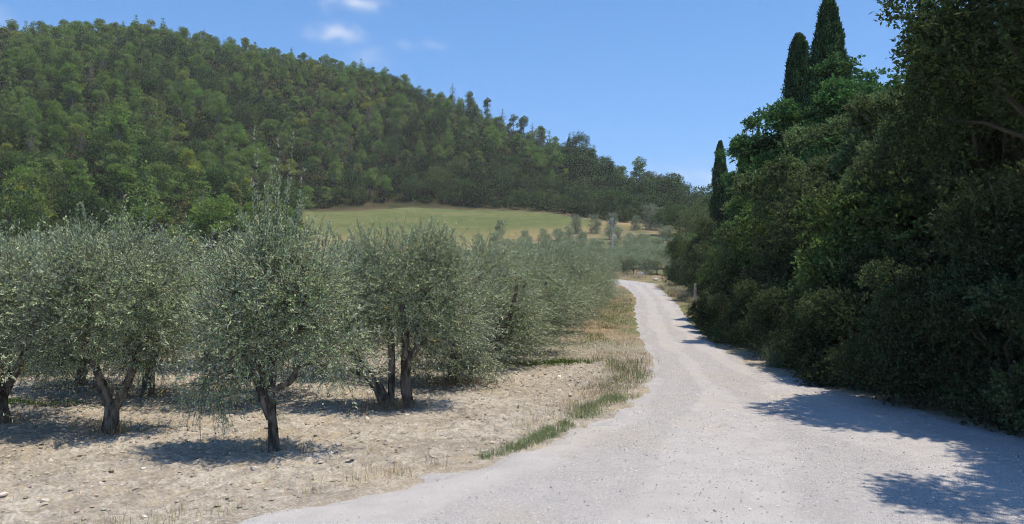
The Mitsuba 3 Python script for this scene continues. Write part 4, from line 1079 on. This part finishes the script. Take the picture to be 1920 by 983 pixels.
def hull_box(w, d, h, b):
    import trimesh
    p = [(sx * (w / 2 - bx), sy * (d / 2 - by), z) for sx in (-1, 1) for sy in (-1, 1) for bx, by, z in ((0, b, b), (b, 0, b), (b, b, 0), (0, b, h - b), (b, 0, h - b), (b, b, h))]
    m = trimesh.convex.convex_hull(np.array(p))
    return np.array(m.vertices), np.array(m.faces)


def wood_fn(p, n, uv):
    g = mikit.fbm(p.x * 40, p.y * 40, p.z * 3, 3)
    return mikit.mix((0.42, 0.37, 0.28), (0.62, 0.57, 0.46), g)


def concrete_fn(p, n, uv):
    g = mikit.fbm(p.x * 4, p.y * 4, p.z * 1.5, 3)
    return mikit.mix((0.46, 0.44, 0.41), (0.60, 0.58, 0.54), g)


scene['post_wood'] = {'type': 'diffuse', 'reflectance': mikit.proc(wood_fn)}
scene['pole_concrete'] = {'type': 'diffuse', 'reflectance': mikit.proc(concrete_fn)}
scene['white_ceramic'] = {'type': 'plastic', 'diffuse_reflectance': rgb(0.72, 0.72, 0.70)}
scene['iron'] = {'type': 'roughplastic', 'diffuse_reflectance': rgb(0.22, 0.22, 0.22), 'alpha': 0.3}
scene['white_paint'] = {'type': 'roughplastic', 'diffuse_reflectance': rgb(0.62, 0.64, 0.66), 'alpha': 0.3}
scene['wooden_post'] = mikit.ply(hull_box(0.11, 0.10, 1.55, 0.012), 'post_wood', to_world=T().translate([8.85, 38.6, -0.12]).rotate([0, 1, 0], 1.2))
labels['wooden_post'] = {'label': 'pale square wooden post standing in the dry verge at the thicket end', 'category': 'post'}
#   utility pole
a = math.radians(7.16); px_, py_ = 122 * math.sin(a), 122 * math.cos(a)
pz_ = float(H([px_], [py_])[0]); ph = 9.62 - pz_
tw = T().translate([px_, py_, pz_])
scene['utility_pole__shaft'] = mikit.ply(tube([(0, 0, -0.3), (0, 0, 2), (0, 0, ph - 0.1)], [0.17, 0.15, 0.10], sides=12, seg=8), 'pole_concrete', smooth=40, to_world=tw)
scene['utility_pole__crossarm'] = mikit.ply(box(-0.62, 0.62, -0.14, -0.06, ph - 0.86, ph - 0.78), 'iron', to_world=tw)
scene['utility_pole__top_bracket'] = mikit.ply(box(-0.2, 0.2, -0.05, 0.05, ph - 0.32, ph - 0.25), 'iron', to_world=tw)
pin = join([tube([(0, 0, 0), (0, 0, 0.07), (0, 0, 0.1), (0, 0, 0.2), (0, 0, 0.27)], [0.02, 0.09, 0.05, 0.085, 0.02], sides=10, seg=12)])
for i, (dx, dz, dy) in enumerate([(-0.17, -0.25, 0), (0.17, -0.25, 0), (-0.56, -0.78, -0.1), (0.56, -0.78, -0.1)]):
    scene['utility_pole__insulator' + (f'_{i:03d}' if i else '')] = mikit.ply((pin[0] + [dx, dy, ph + dz], pin[1]), 'white_ceramic', smooth=40, to_world=tw)
labels['utility_pole'] = {'label': 'slim pale utility pole with crossarm among the far olives', 'category': 'pole'}
t = np.linspace(0, 1, 40)[:, None]
cab = np.array([-30, 96, 4.2]) + np.array([66, 10, 1.9]) * t - np.array([0, 0, 1.4]) * 4 * t * (1 - t) * 0.5
m = tubes(cab[None], np.full((1, 40), 0.009), 5)
scene['overhead_cable'] = mikit.ply(m, 'pole_concrete')
labels['overhead_cable'] = {'label': 'thin pale cable sagging across in front of the far olives', 'category': 'cable'}
for i, (az, d, w, lab) in enumerate([(4.8, 139, 1.1, 'left pale stone block along the far terrace edge'), (7.3, 141, 1.0, 'pale stone block behind the utility pole'), (8.5, 144, 0.9, 'right pale stone block on the far terrace edge')]):
    a = math.radians(az); x, y = d * math.sin(a), d * math.cos(a)
    v, f = hull_box(w, 0.4, 0.34, 0.05); v = v + 0.05 * (meshkit.noise(v * 7, seed=i)[:, None] - 0.5)
    scene[numbered('stone_block')] = mikit.ply((v, f), 'stone_pale', to_world=T().translate([x, y, float(H([x], [y])[0]) + 0.75]))
    labels['stone_block' + (f'_{i:03d}' if i else '')] = {'label': lab, 'category': 'stone'}
scene['stone_pale'] = {'type': 'diffuse', 'reflectance': rgb(0.55, 0.52, 0.46)}
#   white bench by the first far olives, boulder at the bend
x, y = 16.6, 102.5
bz = float(ground_z([x], [y])[0]); tw = T().translate([x, y, bz]).rotate([0, 0, 1], 8)
scene['white_bench__seat'] = mikit.ply(hull_box(0.62, 0.34, 0.07, 0.015), 'white_paint', to_world=tw @ T().translate([0, 0, 0.40]))
scene['white_bench__backrest'] = mikit.ply(hull_box(0.62, 0.05, 0.16, 0.012), 'white_paint', to_world=tw @ T().translate([0, 0.17, 0.52]))
for i, (sx, sy) in enumerate([(-1, -1), (1, -1), (-1, 1), (1, 1)]):
    scene['white_bench__leg' + (f'_{i:03d}' if i else '')] = mikit.ply(hull_box(0.06, 0.06, 0.42 if sy < 0 else 0.66, 0.008), 'white_paint', to_world=tw @ T().translate([sx * 0.25, sy * 0.13, -0.02]))
labels['white_bench'] = {'label': 'small white bench in front of the far olives at the road bend', 'category': 'bench'}
import trimesh
s = trimesh.creation.icosphere(2); v = np.array(s.vertices)
v = v * (0.75 + 0.6 * meshkit.fbm(v * 1.7, 3, seed=5))[:, None] * [0.30, 0.24, 0.22]
scene['pale_boulder'] = mikit.ply((v, np.array(s.faces)), 'stone_pale', smooth=30, to_world=T().translate([17.6, 97.5, float(ground_z([17.6], [97.5])[0]) + 0.12]))
labels['pale_boulder'] = {'label': 'pale boulder beside the shrub at the end of the road', 'category': 'boulder'}
